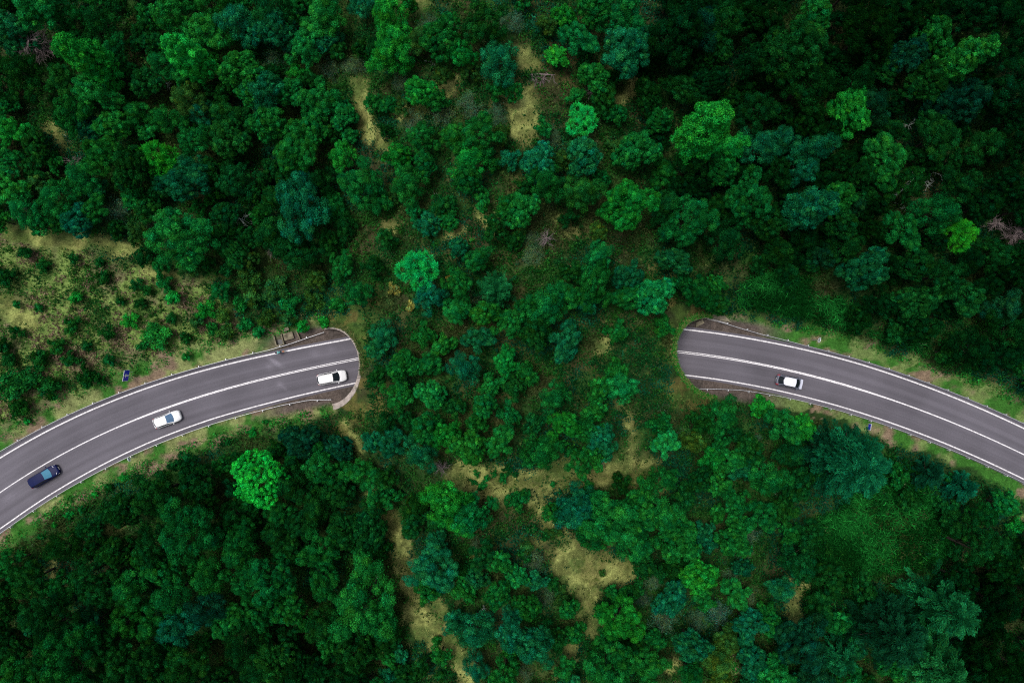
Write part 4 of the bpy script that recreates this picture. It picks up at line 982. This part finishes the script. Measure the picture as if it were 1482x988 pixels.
# reed beds: long arching blades
def reeds(name, ells, n, seed, colr, label):
    r = np.random.default_rng(seed); xs_ = []; ys_ = []
    for (px, py, rx, ry, wgt) in ells:
        m = int(n * wgt); a = r.uniform(0, 6.28, m); q = np.sqrt(r.random(m))
        xs_.append(px + rx * q * np.cos(a)); ys_.append(py + ry * q * np.sin(a))
    px = np.concatenate(xs_); py = np.concatenate(ys_); p = P(px, py, 2.0); x, y = p[0], p[1]
    z, o, d = terrain(x, y); ok = (d > 8.3) & ~o & (r.random(len(x)) < .55 + .6 * sstep(.38, .6, fbm(x + 70, y, 4))); x, y, z = x[ok], y[ok], z[ok]; m = len(x)
    a = r.uniform(0, 6.28, m); dirn = np.stack([np.cos(a), np.sin(a), 0 * a], 1); sdv = np.stack([-np.sin(a), np.cos(a), 0 * a], 1)
    ln = r.uniform(.6, 1.5, (m, 1)); w0 = r.uniform(.02, .045, (m, 1)); b = np.stack([x, y, z], 1); up = np.array([0, 0, 1.0])
    pts = [b, b + dirn * ln * .22 + up * ln * .55, b + dirn * ln * .60 + up * ln * .78, b + dirn * ln * 1.0 + up * ln * .62]
    V = []; 
    for kx, wk in ((0, 1), (1, 1.1), (2, .85)):
        wn = (1.1, .85, .15)[kx]
        V.append(np.stack([pts[kx] - sdv * w0 * wk, pts[kx] + sdv * w0 * wk, pts[kx + 1] + sdv * w0 * wn, pts[kx + 1] - sdv * w0 * wn], 1))
    V = np.stack(V, 1).reshape(-1, 3)
    t = np.repeat(np.array(colr) * np.exp(r.normal(0, .5, (m, 1))) * (.40 + 1.1 * sstep(.36, .64, fbm(x, y + 90, 3)))[:, None], 3, 0)
    me = mesh_np(name, V, quads(m * 3), M_TUFT, t)
    tag(link(name, me), label, 'reeds', kind='stuff')
reeds("reeds", [(1290, 765, 95, 60, .5), (1220, 790, 70, 50, .25), (1320, 690, 40, 40, .12), (1200, 860, 45, 60, .13)], 17000, 3, (.0050, .070, .0100), 'long bladed green reeds filling the hollow below the biggest feathery conifer')
reeds("reeds", [(1125, 430, 55, 38, .5), (1190, 460, 60, 30, .3), (1290, 500, 60, 22, .2)], 9000, 4, (.0048, .066, .0100), 'long bladed green reeds on the bank above the silver car')

# grass and weeds overhanging the slanted mouths
r = np.random.default_rng(12); Cb = []; Tb = []
for q, flip, dens in ((PL, 1, 900), (PR, -1, 2600)):
    a = r.uniform(0, math.pi, dens)
    if flip == 1: a = a[np.cos(a) > -0.35]
    w_ = (0.26 if flip == -1 else .40) + np.abs(r.normal(0, .30, len(a))) - .10
    t = (TW + w_) * np.cos(a) * flip; z = (TH + w_) * np.sin(a)
    s_ = (z / q.slope - t * q.nD) / q.aD
    p = q.p + q.a * s_[:, None] + q.n * t[:, None]
    Cb.append(np.concatenate([p, z[:, None]], 1)); n = len(a)
    c = np.empty((n, 3)); c[:] = (.02, .17, .02) if flip == -1 else (.06, .11, .03)
    c[r.random(n) < .35] = (.16, .17, .06); Tb.append(c * np.exp(r.normal(0, .3, (n, 1))))
Cb = np.concatenate(Cb); Tb = np.concatenate(Tb); n = len(Cb); k = 4
b = np.repeat(Cb, k, 0) + r.normal(size=(n * k, 3)) * .07; ang = r.uniform(0, 6.28, n * k)
tl = np.stack([np.cos(ang), np.sin(ang), 0 * ang], 1); sdv = np.stack([-np.sin(ang), np.cos(ang), 0 * ang], 1); h = r.uniform(.18, .45, (n * k, 1)); wv = r.uniform(.03, .06, (n * k, 1))
V = np.stack([b - sdv * wv, b + sdv * wv, b + tl * h * .8 + np.array([0, 0, 1.]) * h], 1).reshape(-1, 3)
tag(link("grass", mesh_np("grass", V, np.arange(n * k * 3).reshape(-1, 3), M_TUFT, np.repeat(Tb, k, 0))), 'bright grass and weeds growing along the tunnel mouth rims', 'grass', kind='stuff')

# ------------------------------------------------------------------ cars
def glass(name, col, rough=0.08):
    m, t, b = new_mat(name); b.inputs["Base Color"].default_value = (*col, 1); b.inputs["Roughness"].default_value = rough; b.inputs["Specular IOR Level"].default_value = .15
    n = t.nodes.new("ShaderNodeTexNoise"); n.inputs["Scale"].default_value = 2.5
    tc = t.nodes.new("ShaderNodeTexCoord"); t.links.new(tc.outputs["Object"], n.inputs["Vector"])
    r_ = t.nodes.new("ShaderNodeValToRGB"); r_.color_ramp.elements[0].color = (*[c * .75 for c in col], 1); r_.color_ramp.elements[1].color = (*[c * 1.25 for c in col], 1)
    t.links.new(n.outputs["Fac"], r_.inputs[0]); t.links.new(r_.outputs[0], b.inputs["Base Color"]); return m
M_TYRE = plain("tyre_rubber", (0.02, 0.02, 0.021), 0.85); M_RIM = plain("alloy_rim", (0.5, 0.5, 0.52), 0.35, metal=0.8)
M_TRIM = plain("black_trim", (0.015, 0.015, 0.017), 0.5); M_HEAD = glass("headlight_glass", (0.75, 0.76, 0.80), 0.1); M_TAIL = glass("taillight_glass", (0.35, 0.015, 0.02), 0.15)
M_PLATE = plain("plate", (0.7, 0.7, 0.68), 0.5, vary=.05)

def car(px, py, ang, Ln, W, H, paint, name, label, ws, rw, prof, gl_ws, gl_side, rails=False, roof_mat=None, gl_rear=None, bonnet=None):
    """x forward, origin on the ground under the middle. prof: bonnet z, belt z, boot z; ws/rw: (bottom x, top x) as share of half length"""
    p = P(px, py); root = empty(name, (p[0], p[1], 0.005), ang, label, "car")
    h = Ln / 2; zb, zbelt, zt = prof; wr = W * .365                      # half roof width
    xwb, xwt = ws[0] * h, ws[1] * h; xrb, xrt = rw[0] * h, rw[1] * h
    # lower body: stations along x, half outline with rounded nose and tail in plan
    st = np.concatenate([np.linspace(-1, -.86, 5), np.linspace(-.75, .72, 16), np.linspace(.84, 1, 6)])
    G = []
    for s in st:
        x = s * h
        hw = W / 2 * (1 - .30 * max(0, (s - .62) / .38)**2.4 - .34 * max(0, (-s - .66) / .34)**2.6)
        if abs(s) > .985: hw *= .90
        top = np.interp(x, [-h, -h * .96, xrb - .05, xrb + .25, xwb - .2, xwb + .1, h * .80, h * .97, h],
                        [zt * .80, zt, zt + .01, zbelt, zbelt, zb + .05, zb - .07, zb - .20, zb - .34])
        lowz = .22 + .10 * max(0, (abs(s) - .85) / .15)
        crown_ = .045
        ring = [(x, -hw * .90, lowz), (x, -hw, lowz + .16), (x, -hw * 1.0, (lowz + top) / 2), (x, -hw * .965, top - .07), (x, -hw * .90, top - .012), (x, -hw * .6, top + crown_ * .6), (x, 0, top + crown_)]
        G.append(ring + [(x, -y_, z_) for (x_, y_, z_) in reversed(ring[:-1])])
    m = MB().grid(G)
    n = len(G[0]); m.add(G[0], [tuple(range(n))]); m.add(G[-1], [tuple(reversed(range(n)))])
    # cabin shell
    def lerp3(a, b, t): return tuple(a[i] + (b[i] - a[i]) * t for i in range(3))
    wb = W / 2 * .93
    def arc(xc, hw, z, bow, ex):       # row across the car
        return [(xc - bow * (v * v), hw * v, z + ex * (1 - v * v)) for v in np.linspace(-1, 1, 9)]
    fb, ft = arc(xwb + .14, wb * .97, zbelt - .03, .22, .05), arc(xwt, wr, H - .05, .10, .04)
    rb, rt = arc(xrb - .04, wb * .86, zbelt - .02, -.22, .04), arc(xrt, wr * .90, H - .07, -.16, .04)
    mid = [arc(xrt + (xwt - xrt) * f, wr * (1.0 if .15 < f < .95 else .985), H - .05 + .05 * math.sin(math.pi * f), 0, .04) for f in (.25, .5, .75)]
    shell = [rb, rt] + mid + [ft, fb]
    m.grid(shell)
    for sgn in (0, -1):                # sides of the cabin
        top_r = [r_[sgn] for r_ in shell[1:-1]]; b0, b1 = rb[sgn], fb[sgn]
        bot_r = [(b0[0] + (b1[0] - b0[0]) * f, (wb if sgn == -1 else -wb) * (1 - .04 * abs(f - .5)), zbelt - .03) for f in np.linspace(0, 1, len(top_r))]
        m.grid([bot_r, top_r])
    m.build("body", paint, root, True)
    def panel(name_, A, B, mat, t0, t1, v0, v1, off, k=9):
        """patch of the surface between rows A (bottom) and B (top), lifted off along its normal"""
        ra = np.array(A); rb_ = np.array(B); vi = np.linspace(v0, v1, k); cols = np.linspace(0, 1, len(A))
        Gp = []
        for t in (t0, (t0 + t1) / 2, t1):
            row = ra + (rb_ - ra) * t; Gp.append(np.stack([np.interp(vi, cols, row[:, c]) for c in range(3)], 1))
        Gp = np.array(Gp); nn = np.cross(Gp[1, -1] - Gp[1, 0], Gp[2, k // 2] - Gp[0, k // 2]); nn /= np.linalg.norm(nn)
        if np.dot(nn, Gp[1, k // 2] - np.array([0, 0, .6])) < 0: nn = -nn
        return MB().grid(Gp + nn * off).build(name_, mat, root, True)
    panel("windscreen", fb, ft, gl_ws, .10, .95, .06, .94, .012)
    panel("rear_window", rb, rt, gl_rear or gl_side, .12, .93, .06, .94, .012)
    for sgn in (0, -1):
        tr = [r_[sgn] for r_ in shell[1:-1]]; b0, b1 = rb[sgn], fb[sgn]
        br = [(b0[0] + (b1[0] - b0[0]) * f, (wb if sgn == -1 else -wb) * (1 - .04 * abs(f - .5)), zbelt - .03) for f in np.linspace(0, 1, len(tr))]
        for v0, v1 in ((.07, .29), (.33, .60), (.64, .90)):
            panel("side_window", br, tr, gl_side, .16, .88, v0, v1, .012, 5)
    if bonnet:
        rows = [[(x + .02 * (1 - v * v), v * W / 2 * (.86 - .10 * max(0, f - .6)), np.interp(x, [xwb + .1, h * .80, h * .97], [zb + .05, zb - .07, zb - .20]) + .047 * (1 - .75 * v * v) + .012) for v in np.linspace(-1, 1, 9)] for f in np.linspace(0, 1, 8) for x in [xwb + .16 + (h * .955 - xwb - .16) * f]]
        MB().grid(rows).build("bonnet", bonnet, root, True)
    # roof skin
    rr = [[(x, y * .97, z + .012) for x, y, z in r_] for r_ in [lerpr for lerpr in shell[1:-1]]]
    MB().grid(rr).build("roof", roof_mat or paint, root, True)
    if rails:
        for sy in (-1, 1):
            MB().tube([(xrt + .1, sy * wr * .93, H - .02), (xrt + .25, sy * wr * .95, H + .06), (xwt - .4, sy * wr * .95, H + .06), (xwt - .2, sy * wr * .93, H - .02)], .022, 6).build("roof_rail", M_TRIM, root, True)
    for sx in (-1, 1):
        for sy in (-1, 1):
            c = (sx * h * .60 + .03, sy * (W / 2 - .115), .315)
            wh = MB().torus(c, .235, .085, 24, 8).disc(c, .24, .13, 'y', 24).build("wheel", M_TYRE, root, True)
            rm = MB().disc((c[0], c[1] + sy * .075, c[2]), .20, .03, 'y', 20)
            for kk in range(5):
                aa = kk * 2 * math.pi / 5; rm.box((c[0] + .1 * math.cos(aa), c[1] + sy * .095, c[2] + .1 * math.sin(aa)), (.19, .015, .035), 0, -aa)
            link("rim", rm.mesh("rim", M_RIM), wh)
    for sy in (-1, 1):
        hl_ = MB().grid([[(h * (.985 - .05 * i) - .16 * t * t, sy * W * (.26 + .17 * t), zb - .30 + .085 * i - .02 * t) for t in np.linspace(0, 1, 6)] for i in range(4)])
        hl_.build("headlight", M_HEAD, root, True)
        tl_ = MB().grid([[(-h * (.995 - .045 * i) + .12 * t * t, sy * W * (.31 + .145 * t), zt - .20 + .085 * i) for t in np.linspace(0, 1, 6)] for i in range(4)])
        tl_.build("taillight", M_TAIL, root, True)
        mm_ = MB(); xm = xwb - .22
        mm_.tube([(xm, sy * (W / 2 - .04), zbelt + .03), (xm, sy * (W / 2 + .05), zbelt + .06)], .03, 6)
        mm_.tube([(xm - .02, sy * (W / 2 + .04), zbelt + .07), (xm - .02, sy * (W / 2 + .10), zbelt + .08), (xm - .05, sy * (W / 2 + .20), zbelt + .07)], [.07, .095, .06], 8)
        mm_.build("wing_mirror", paint, root, True)
        MB().tube([(-.15 * h, sy * (W / 2 * .985), zbelt - .13), (-.15 * h + .18, sy * (W / 2 * .985 + .03), zbelt - .13)], .016, 5).build("door_handle", M_TRIM, root)
        MB().tube([(xwb + .24 - .1 * (sy > 0), sy * .05 + .25, zbelt + .0), (xwb + .05, sy * .25 + .05, zbelt + .075)], .012, 4).build("wiper", M_TRIM, root)
    MB().box((h * .985, 0, zb - .43), (.05, W * .50, .12)).build("grille", M_TRIM, root)
    MB().box((h * 1.012, 0, .42), (.012, .5, .11)).build("number_plate", M_PLATE, root)
    MB().box((-h * 1.0, 0, .62), (.014, .5, .11)).build("number_plate", M_PLATE, root)
    MB().box((0, 0, .24), (Ln * .9, W * .80, .10)).build("underbody", M_TRIM, root)
    return root

P_WHITE = plain("white_paint", (0.66, 0.67, 0.70), 0.35, coat=0.15, vary=.03, scale=.8)
P_NAVY = plain("navy_paint", (0.002, 0.006, 0.050), 0.5, spec=0.15, coat=0.0, vary=.12, scale=.8)
P_SILV = plain("grey_blue_paint", (0.10, 0.11, 0.15), 0.45, spec=.3, coat=0.1, vary=.05, scale=.8)
P_BONN = plain("pale_bonnet", (0.55, 0.57, 0.68), 0.45, spec=.3, vary=.04, scale=.8)  # bonnet toned paler than the body
G_BLACK = glass("black_glass", (0.006, 0.010, 0.014)); G_BLUE = glass("blue_glass", (0.075, 0.14, 0.24)); G_CYAN = glass("sky_reflection_glass", (0.055, 0.19, 0.29)); G_DARK = glass("smoked_glass", (0.02, 0.028, 0.036))  # cyan glass has the sky's reflection painted in; blue glass is plain blue

car(482, 546, at_road(482, 0)[1] - R(1), 4.62, 1.84, 1.55, P_WHITE, "estate_car", "white estate car with black windscreen and roof rails, about to enter the tunnel", (.56, .14), (-.97, -.84), (.98, 1.02, 1.0), G_BLACK, G_DARK, True)
car(245, 606, at_road(245, 0)[1] + R(1), 4.40, 1.80, 1.43, P_WHITE, "saloon_car", "white car with blue windscreen and plain white roof, following the estate car", (.54, .06), (-.93, -.78), (.93, .95, .95), G_BLUE, G_DARK)
car(67.5, 688, at_road(67, 0)[1] + R(0), 5.05, 1.86, 1.47, P_NAVY, "estate_car", "dark navy blue car with painted sky-reflection windscreen near the left edge of the road", (.58, .16), (-.97, -.84), (.92, .95, .95), G_CYAN, G_DARK)
car(1140, 552, at_road(1140, 0)[1] + R(1), 4.25, 1.80, 1.50, P_SILV, "hatchback", "grey blue hatchback with painted sky-reflection roof, pale bonnet and dark rear window, leaving the tunnel", (.66, .36), (-.93, -.56), (.92, .96, .97), G_BLACK, G_BLACK, False, plain("roof_sky_reflection", (0.66, 0.68, 0.78), 0.3, coat=.6, vary=.03), G_BLACK, P_BONN)  # pale roof skin paints in the reflected sky

# ------------------------------------------------------------------ cyclist
c0, ca = at_road(405, 0); c0 = P(407.0, 509.6); ca += math.pi
bike = empty("bicycle", (c0[0], c0[1], 0.006), ca, "dark bicycle under the teal-clad rider on the upper edge line", "bicycle")
M_FRAME = plain("bicycle_frame", (0.03, 0.05, 0.05), 0.4)
for x in (-.52, .52):
    wv = MB().torus((x, 0, .345), .33, .017, 28, 6).build("wheel", M_TYRE, bike, True)
    sp = MB().torus((x, 0, .345), .305, .010, 24, 5).disc((x, 0, .345), .035, .07, 'y', 10)
    for kk in range(10):
        aa = kk * math.pi / 5; sp.tube([(x, 0, .345), (x + .3 * math.cos(aa), 0, .345 + .3 * math.sin(aa))], .004, 3)
    link("rim", sp.mesh("rim", M_RIM), wv)
fr = MB()
for a, b_ in (((-.52, 0, .345), (-.08, 0, .30)), ((-.08, 0, .30), (-.20, 0, .80)), ((-.52, 0, .345), (-.19, 0, .74)), ((-.19, 0, .74), (.36, 0, .80)), ((-.08, 0, .30), (.38, 0, .72)), ((.35, 0, .90), (.52, 0, .345))): fr.tube([a, b_], .02, 6)
fr.build("frame", M_FRAME, bike, True)
MB().tube([(.30, -.22, .93), (.36, -.20, .97), (.36, 0, .95), (.36, .20, .97), (.30, .22, .93)], .016, 6).build("handlebar", M_TRIM, bike, True)
MB().tube([(-.34, 0, .87), (-.2, 0, .875), (-.06, 0, .86)], [.075, .06, .025], 8).build("saddle", M_TRIM, bike, True)
pd = MB(); pd.disc((-.08, .0, .30), .09, .012, 'y', 16).tube([(-.08, .06, .30), (.03, .08, .18)], .014, 5).tube([(-.08, -.06, .30), (-.19, -.08, .42)], .014, 5).box((.03, .14, .18), (.09, .09, .02)).box((-.19, -.14, .42), (.09, .09, .02)).build("pedals", M_TRIM, bike)
def skin_body(name, joints, edges, mat, parent):
    me = bpy.data.meshes.new(name); me.from_pydata([j[0] for j in joints], edges, []); o = link(name, me, parent)
    o.modifiers.new("skin", 'SKIN'); sv = me.skin_vertices[0].data
    for i, j in enumerate(joints): sv[i].radius = (j[1], j[1] if len(j) < 3 else j[2]); sv[i].use_root = (i == 0)
    o.modifiers.new("sub", 'SUBSURF').levels = 2; o.modifiers["sub"].render_levels = 2
    me.materials.append(mat); return o
M_SKIN = plain("skin", (0.36, 0.20, 0.14), 0.6, vary=.08); M_TEAL = plain("teal_cloth", (0.09, 0.48, 0.50), 0.8, vary=.1); M_SHORTS = plain("dark_cloth", (0.02, 0.022, 0.03), 0.8); M_HELM = plain("helmet", (0.015, 0.018, 0.05), 0.35); M_HAIR = plain("hair", (0.02, 0.014, 0.01), 0.7)
rider = empty("person", (c0[0], c0[1], 0.006), ca, "cyclist in a teal top and dark helmet leaning over handlebars on the upper edge line", "person")
J = [((-.20, 0, .93), .13, .15), ((-.08, 0, 1.10), .115, .15), ((.08, 0, 1.27), .12, .17), ((.17, 0, 1.37), .08, .10), ((.23, 0, 1.45), .052), ((.28, 0, 1.54), .09, .085), ((.30, 0, 1.62), .088, .085),
     ((.14, .19, 1.34), .058), ((.22, .25, 1.15), .043), ((.32, .21, 1.01), .032), ((.14, -.19, 1.34), .058), ((.22, -.25, 1.15), .043), ((.32, -.21, 1.01), .032),
     ((-.16, .10, .88), .085), ((.10, .12, .66), .060), ((.00, .12, .30), .038), ((.0, .12, .22), .035), ((.12, .13, .20), .028),
     ((-.16, -.10, .88), .085), ((.06, -.12, .80), .060), ((-.20, -.12, .54), .040), ((-.22, -.12, .46), .035), ((-.10, -.13, .44), .028),
     ((.36, .21, .985), .034), ((.36, -.21, .985), .034)]
E = [(0, 1), (1, 2), (2, 3), (3, 4), (4, 5), (5, 6), (3, 7), (7, 8), (8, 9), (3, 10), (10, 11), (11, 12), (0, 13), (13, 14), (14, 15), (15, 16), (16, 17), (0, 18), (18, 19), (19, 20), (20, 21), (21, 22), (9, 23), (12, 24)]
for sy, i0 in ((1, 23), (-1, 24)):           # fingers curled round the grips
    for f in range(4):
        bx_ = .375 - .0; yy = sy * (.185 + .018 * f); ln = (.9, 1.0, .95, .8)[f]
        J += [((.385, yy, .99), .011), ((.395 + .012 * ln, yy, .965), .010), ((.375, yy, .945 - .006 * ln), .009)]
        k0 = len(J) - 3; E += [(i0, k0), (k0, k0 + 1), (k0 + 1, k0 + 2)]
    J += [((.345, sy * .175, .985), .012), ((.36, sy * .165, .955), .010)]; E += [(i0, len(J) - 2), (len(J) - 2, len(J) - 1)]
skin_body("body", J, E, M_SKIN, rider)
skin_body("jersey", [((-.17, 0, .98), .14, .165), ((-.08, 0, 1.10), .14, .185), ((.08, 0, 1.27), .145, .215), ((.165, 0, 1.365), .09, .12), ((.14, .19, 1.345), .070), ((.18, .22, 1.24), .062), ((.14, -.19, 1.345), .070), ((.18, -.22, 1.24), .062)],
          [(0, 1), (1, 2), (2, 3), (3, 4), (4, 5), (3, 6), (6, 7)], M_TEAL, rider)
skin_body("shorts", [((-.20, 0, .94), .14, .16), ((-.15, .10, .885), .098), ((.07, .12, .685), .075), ((-.15, -.10, .885), .098), ((.03, -.12, .81), .075)], [(0, 1), (1, 2), (0, 3), (3, 4)], M_SHORTS, rider)
hm = MB().grid([[(.285 + .135 * math.cos(a) * math.cos(e), .10 * math.sin(a) * math.cos(e), 1.615 + .12 * math.sin(e)) for a in np.linspace(0, 2 * math.pi, 17)] for e in np.linspace(0, math.pi / 2 - .01, 6)])
hm.build("helmet", M_HELM, rider, True)
fc = MB()
fc.tube([(.375, 0, 1.59), (.405, 0, 1.565), (.375, 0, 1.555)], [.012, .014, .012], 6).build("nose", M_SKIN, rider, True)
for sy in (-1, 1):
    MB().disc((.372, sy * .033, 1.59), .012, .012, 'x', 8).build("eye", M_HAIR, rider); MB().tube([(.27, sy * .088, 1.60), (.265, sy * .10, 1.575), (.275, sy * .088, 1.55)], .012, 5).build("ear", M_SKIN, rider, True)
MB().tube([(.372, -.025, 1.525), (.378, 0, 1.523), (.372, .025, 1.525)], .006, 5).build("mouth", plain("lips", (.30, .12, .10), .6), rider)
bag = empty("pannier_bag", (c0[0] - .62 * math.cos(ca), c0[1] - .62 * math.sin(ca), .006), ca, "small reddish brown bag strapped behind the rider's saddle", "bag")
MB().box((0, 0, .80), (.34, .26, .17)).tube([(-.15, 0, .70), (-.1, 0, .62)], .012, 4).tube([(.15, 0, .70), (.2, 0, .62)], .012, 4).build("bag", plain("brown_cloth", (.22, .09, .06), .8), bag)
MB().tube([(-.14, -.13, .885), (-.14, 0, .895), (-.14, .13, .885)], .014, 5).build("strap", plain("lime_strap", (.30, .36, .08), .8), bag)

# ------------------------------------------------------------------ road signs
M_BLUE = plain("sign_blue", (0.012, 0.020, 0.58), 0.4, vary=.06); M_SWHITE = plain("sign_white", (0.80, 0.81, 0.86), 0.4, vary=.04); M_SGREY = plain("sign_back", (0.42, 0.46, 0.47), 0.6, vary=.1); M_CYAN = plain("sign_back_pale", (0.42, 0.60, 0.64), 0.5, vary=.08)
def panel_sign(px, py, face, wd, ht, zb, label, arrow, posts):
    p = P(px, py, zb); gz = ground_z(*p); root = empty("road_sign", (p[0], p[1], gz), face, label, "road sign")
    zc = zb - gz + ht / 2                                  # local x is the face normal
    MB().box((0, 0, zc), (.03, wd, ht)).build("panel", M_SGREY, root)
    MB().box((.022, 0, zc), (.010, wd - .02, ht - .02)).build("border", M_SWHITE, root)
    MB().box((.031, 0, zc - .03), (.010, wd - .12, ht - .18)).build("face", M_BLUE, root)
    if arrow:
        a = MB(); a.box((.041, 0, zc - ht * .16), (.008, .24, ht * .46))
        a.add([(.037, -.36, zc + ht * .04), (.037, .36, zc + ht * .04), (.037, 0, zc + ht * .34), (.045, -.36, zc + ht * .04), (.045, .36, zc + ht * .04), (.045, 0, zc + ht * .34)], [(0, 2, 1), (3, 4, 5), (0, 1, 4, 3), (1, 2, 5, 4), (2, 0, 3, 5)])
        a.build("arrow", M_SWHITE, root)
    for y in posts: MB().tube([(-.055, y, -.4), (-.055, y, zc + ht * .4)], .035, 8).build("post", M_POST, root)
panel_sign(186.5, 543, R(-10), 1.75, 1.55, 1.35, "large blue sign with white border and white arrow on the meadow verge", True, (-.5, .5))
panel_sign(1256.5, 617, R(168), 1.05, .90, 1.2, "small blue sign with white top border below the guardrail on the right", False, (0,))
def round_sign(px, py, face, rad, zc, mat, label):
    p = P(px, py, zc); gz = ground_z(*p); root = empty("road_sign", (p[0], p[1], gz), face, label, "road sign")
    MB().disc((0, 0, zc - gz), rad, .025, 'x', 28).build("disc", mat, root)
    MB().disc((.018, 0, zc - gz), rad * .97, .010, 'x', 28).build("face", M_SWHITE, root)
    b_ = MB(); ring = [[(-.018 - d, (rad - .0 - i) * math.cos(a), zc - gz + (rad - i) * math.sin(a)) for a in np.linspace(0, 2 * math.pi, 29)] for d, i in ((0, 0.0), (.03, 0), (.03, .05), (0, .05))]
    b_.grid(ring).build("rim", M_SWHITE, root)
    MB().tube([(-.06, 0, -.4), (-.06, 0, zc - gz + rad * .7)], .035, 8).build("post", M_POST, root)
round_sign(1186, 492, R(-15), .42, 2.3, M_SGREY, "round sign seen from its grey back on the bank above the silver car")
round_sign(186.5, 664.5, R(205), .34, 2.1, M_CYAN, "round sign seen from its pale back below the lower left guardrail")
mp_ = empty("marker_post", (*P(1149, 606), ground_z(*P(1149, 606))), 0, "small white marker post among bright shrubs below the silver car", "marker post")
MB().tube([(0, 0, -.3), (0, 0, 1.15)], .09, 10).build("shaft", M_SWHITE, mp_, True); MB().tube([(0, 0, .9), (0, 0, 1.0)], .095, 10).build("band", M_TRIM, mp_)

# ------------------------------------------------------------------ concrete by the mouths
cv = empty("concrete_culvert", (*P(410, 491), ground_z(*P(410, 491))), at_road(410, 0)[1] + R(2), "pale concrete drain box with a painted dark opening beside the upper guardrail", "culvert")
b_ = MB(); b_.box((-1.15, .1, .25), (.18, 1.7, .8)).box((.05, .1, .25), (.18, 1.5, .8)).box((-.55, -.78, .25), (1.38, .18, .8)); b_.build("wall", M_WEATH, cv)
MB().box((1.05, .25, .46), (1.5, 1.1, .16), 0, .05).build("slab", M_WEATH, cv); MB().box((1.0, 1.35, .62), (.9, .5, .14), .2).build("slab", M_WEATH, cv)
MB().box((-.55, .1, .0), (1.0, 1.55, .06)).build("opening", M_TRIM, cv)  # black plate painted in for the dark inside of the drain
MB().box((2.6, .05, .4), (.16, 1.5, .5), .15).build("wall", M_WEATH, cv)
cs_ = empty("concrete_slab", (*P(1041, 459.5), ground_z(*P(1041, 459.5)) + .1), R(-14), "pale pinkish concrete slab at the start of the upper guardrail by the right tunnel mouth", "slab")
g_ = [(-1.6, -.35), (-1.0, .45), (0, .62), (.75, .35), (1.9, -.32), (.2, -.42)]
b_ = MB(); b_.add([(x, y, z) for z in (-.5, .35) for x, y in g_], [tuple(range(5, -1, -1)), tuple(range(6, 12))] + [(i, (i + 1) % 6, 6 + (i + 1) % 6, 6 + i) for i in range(6)]); b_.build("block", M_WEATH, cs_)
MB().box((-.2, -.62, -.1), (3.4, .30, .5)).build("footing", M_LINING, cs_)
cs2 = empty("concrete_block", (*P(1011, 468), ground_z(*P(1011, 468)) + .1), R(28), "weathered concrete block half covered in weeds at the upper end of the right tunnel mouth", "block")
MB().add([(x, y, z) for z in (-.5, .3) for x, y in ((-.75, -.3), (-.3, .35), (.8, .3), (.75, -.35))], [(3, 2, 1, 0), (4, 5, 6, 7), (0, 1, 5, 4), (1, 2, 6, 5), (2, 3, 7, 6), (3, 0, 4, 7)]).build("block", M_WEATH, cs2)
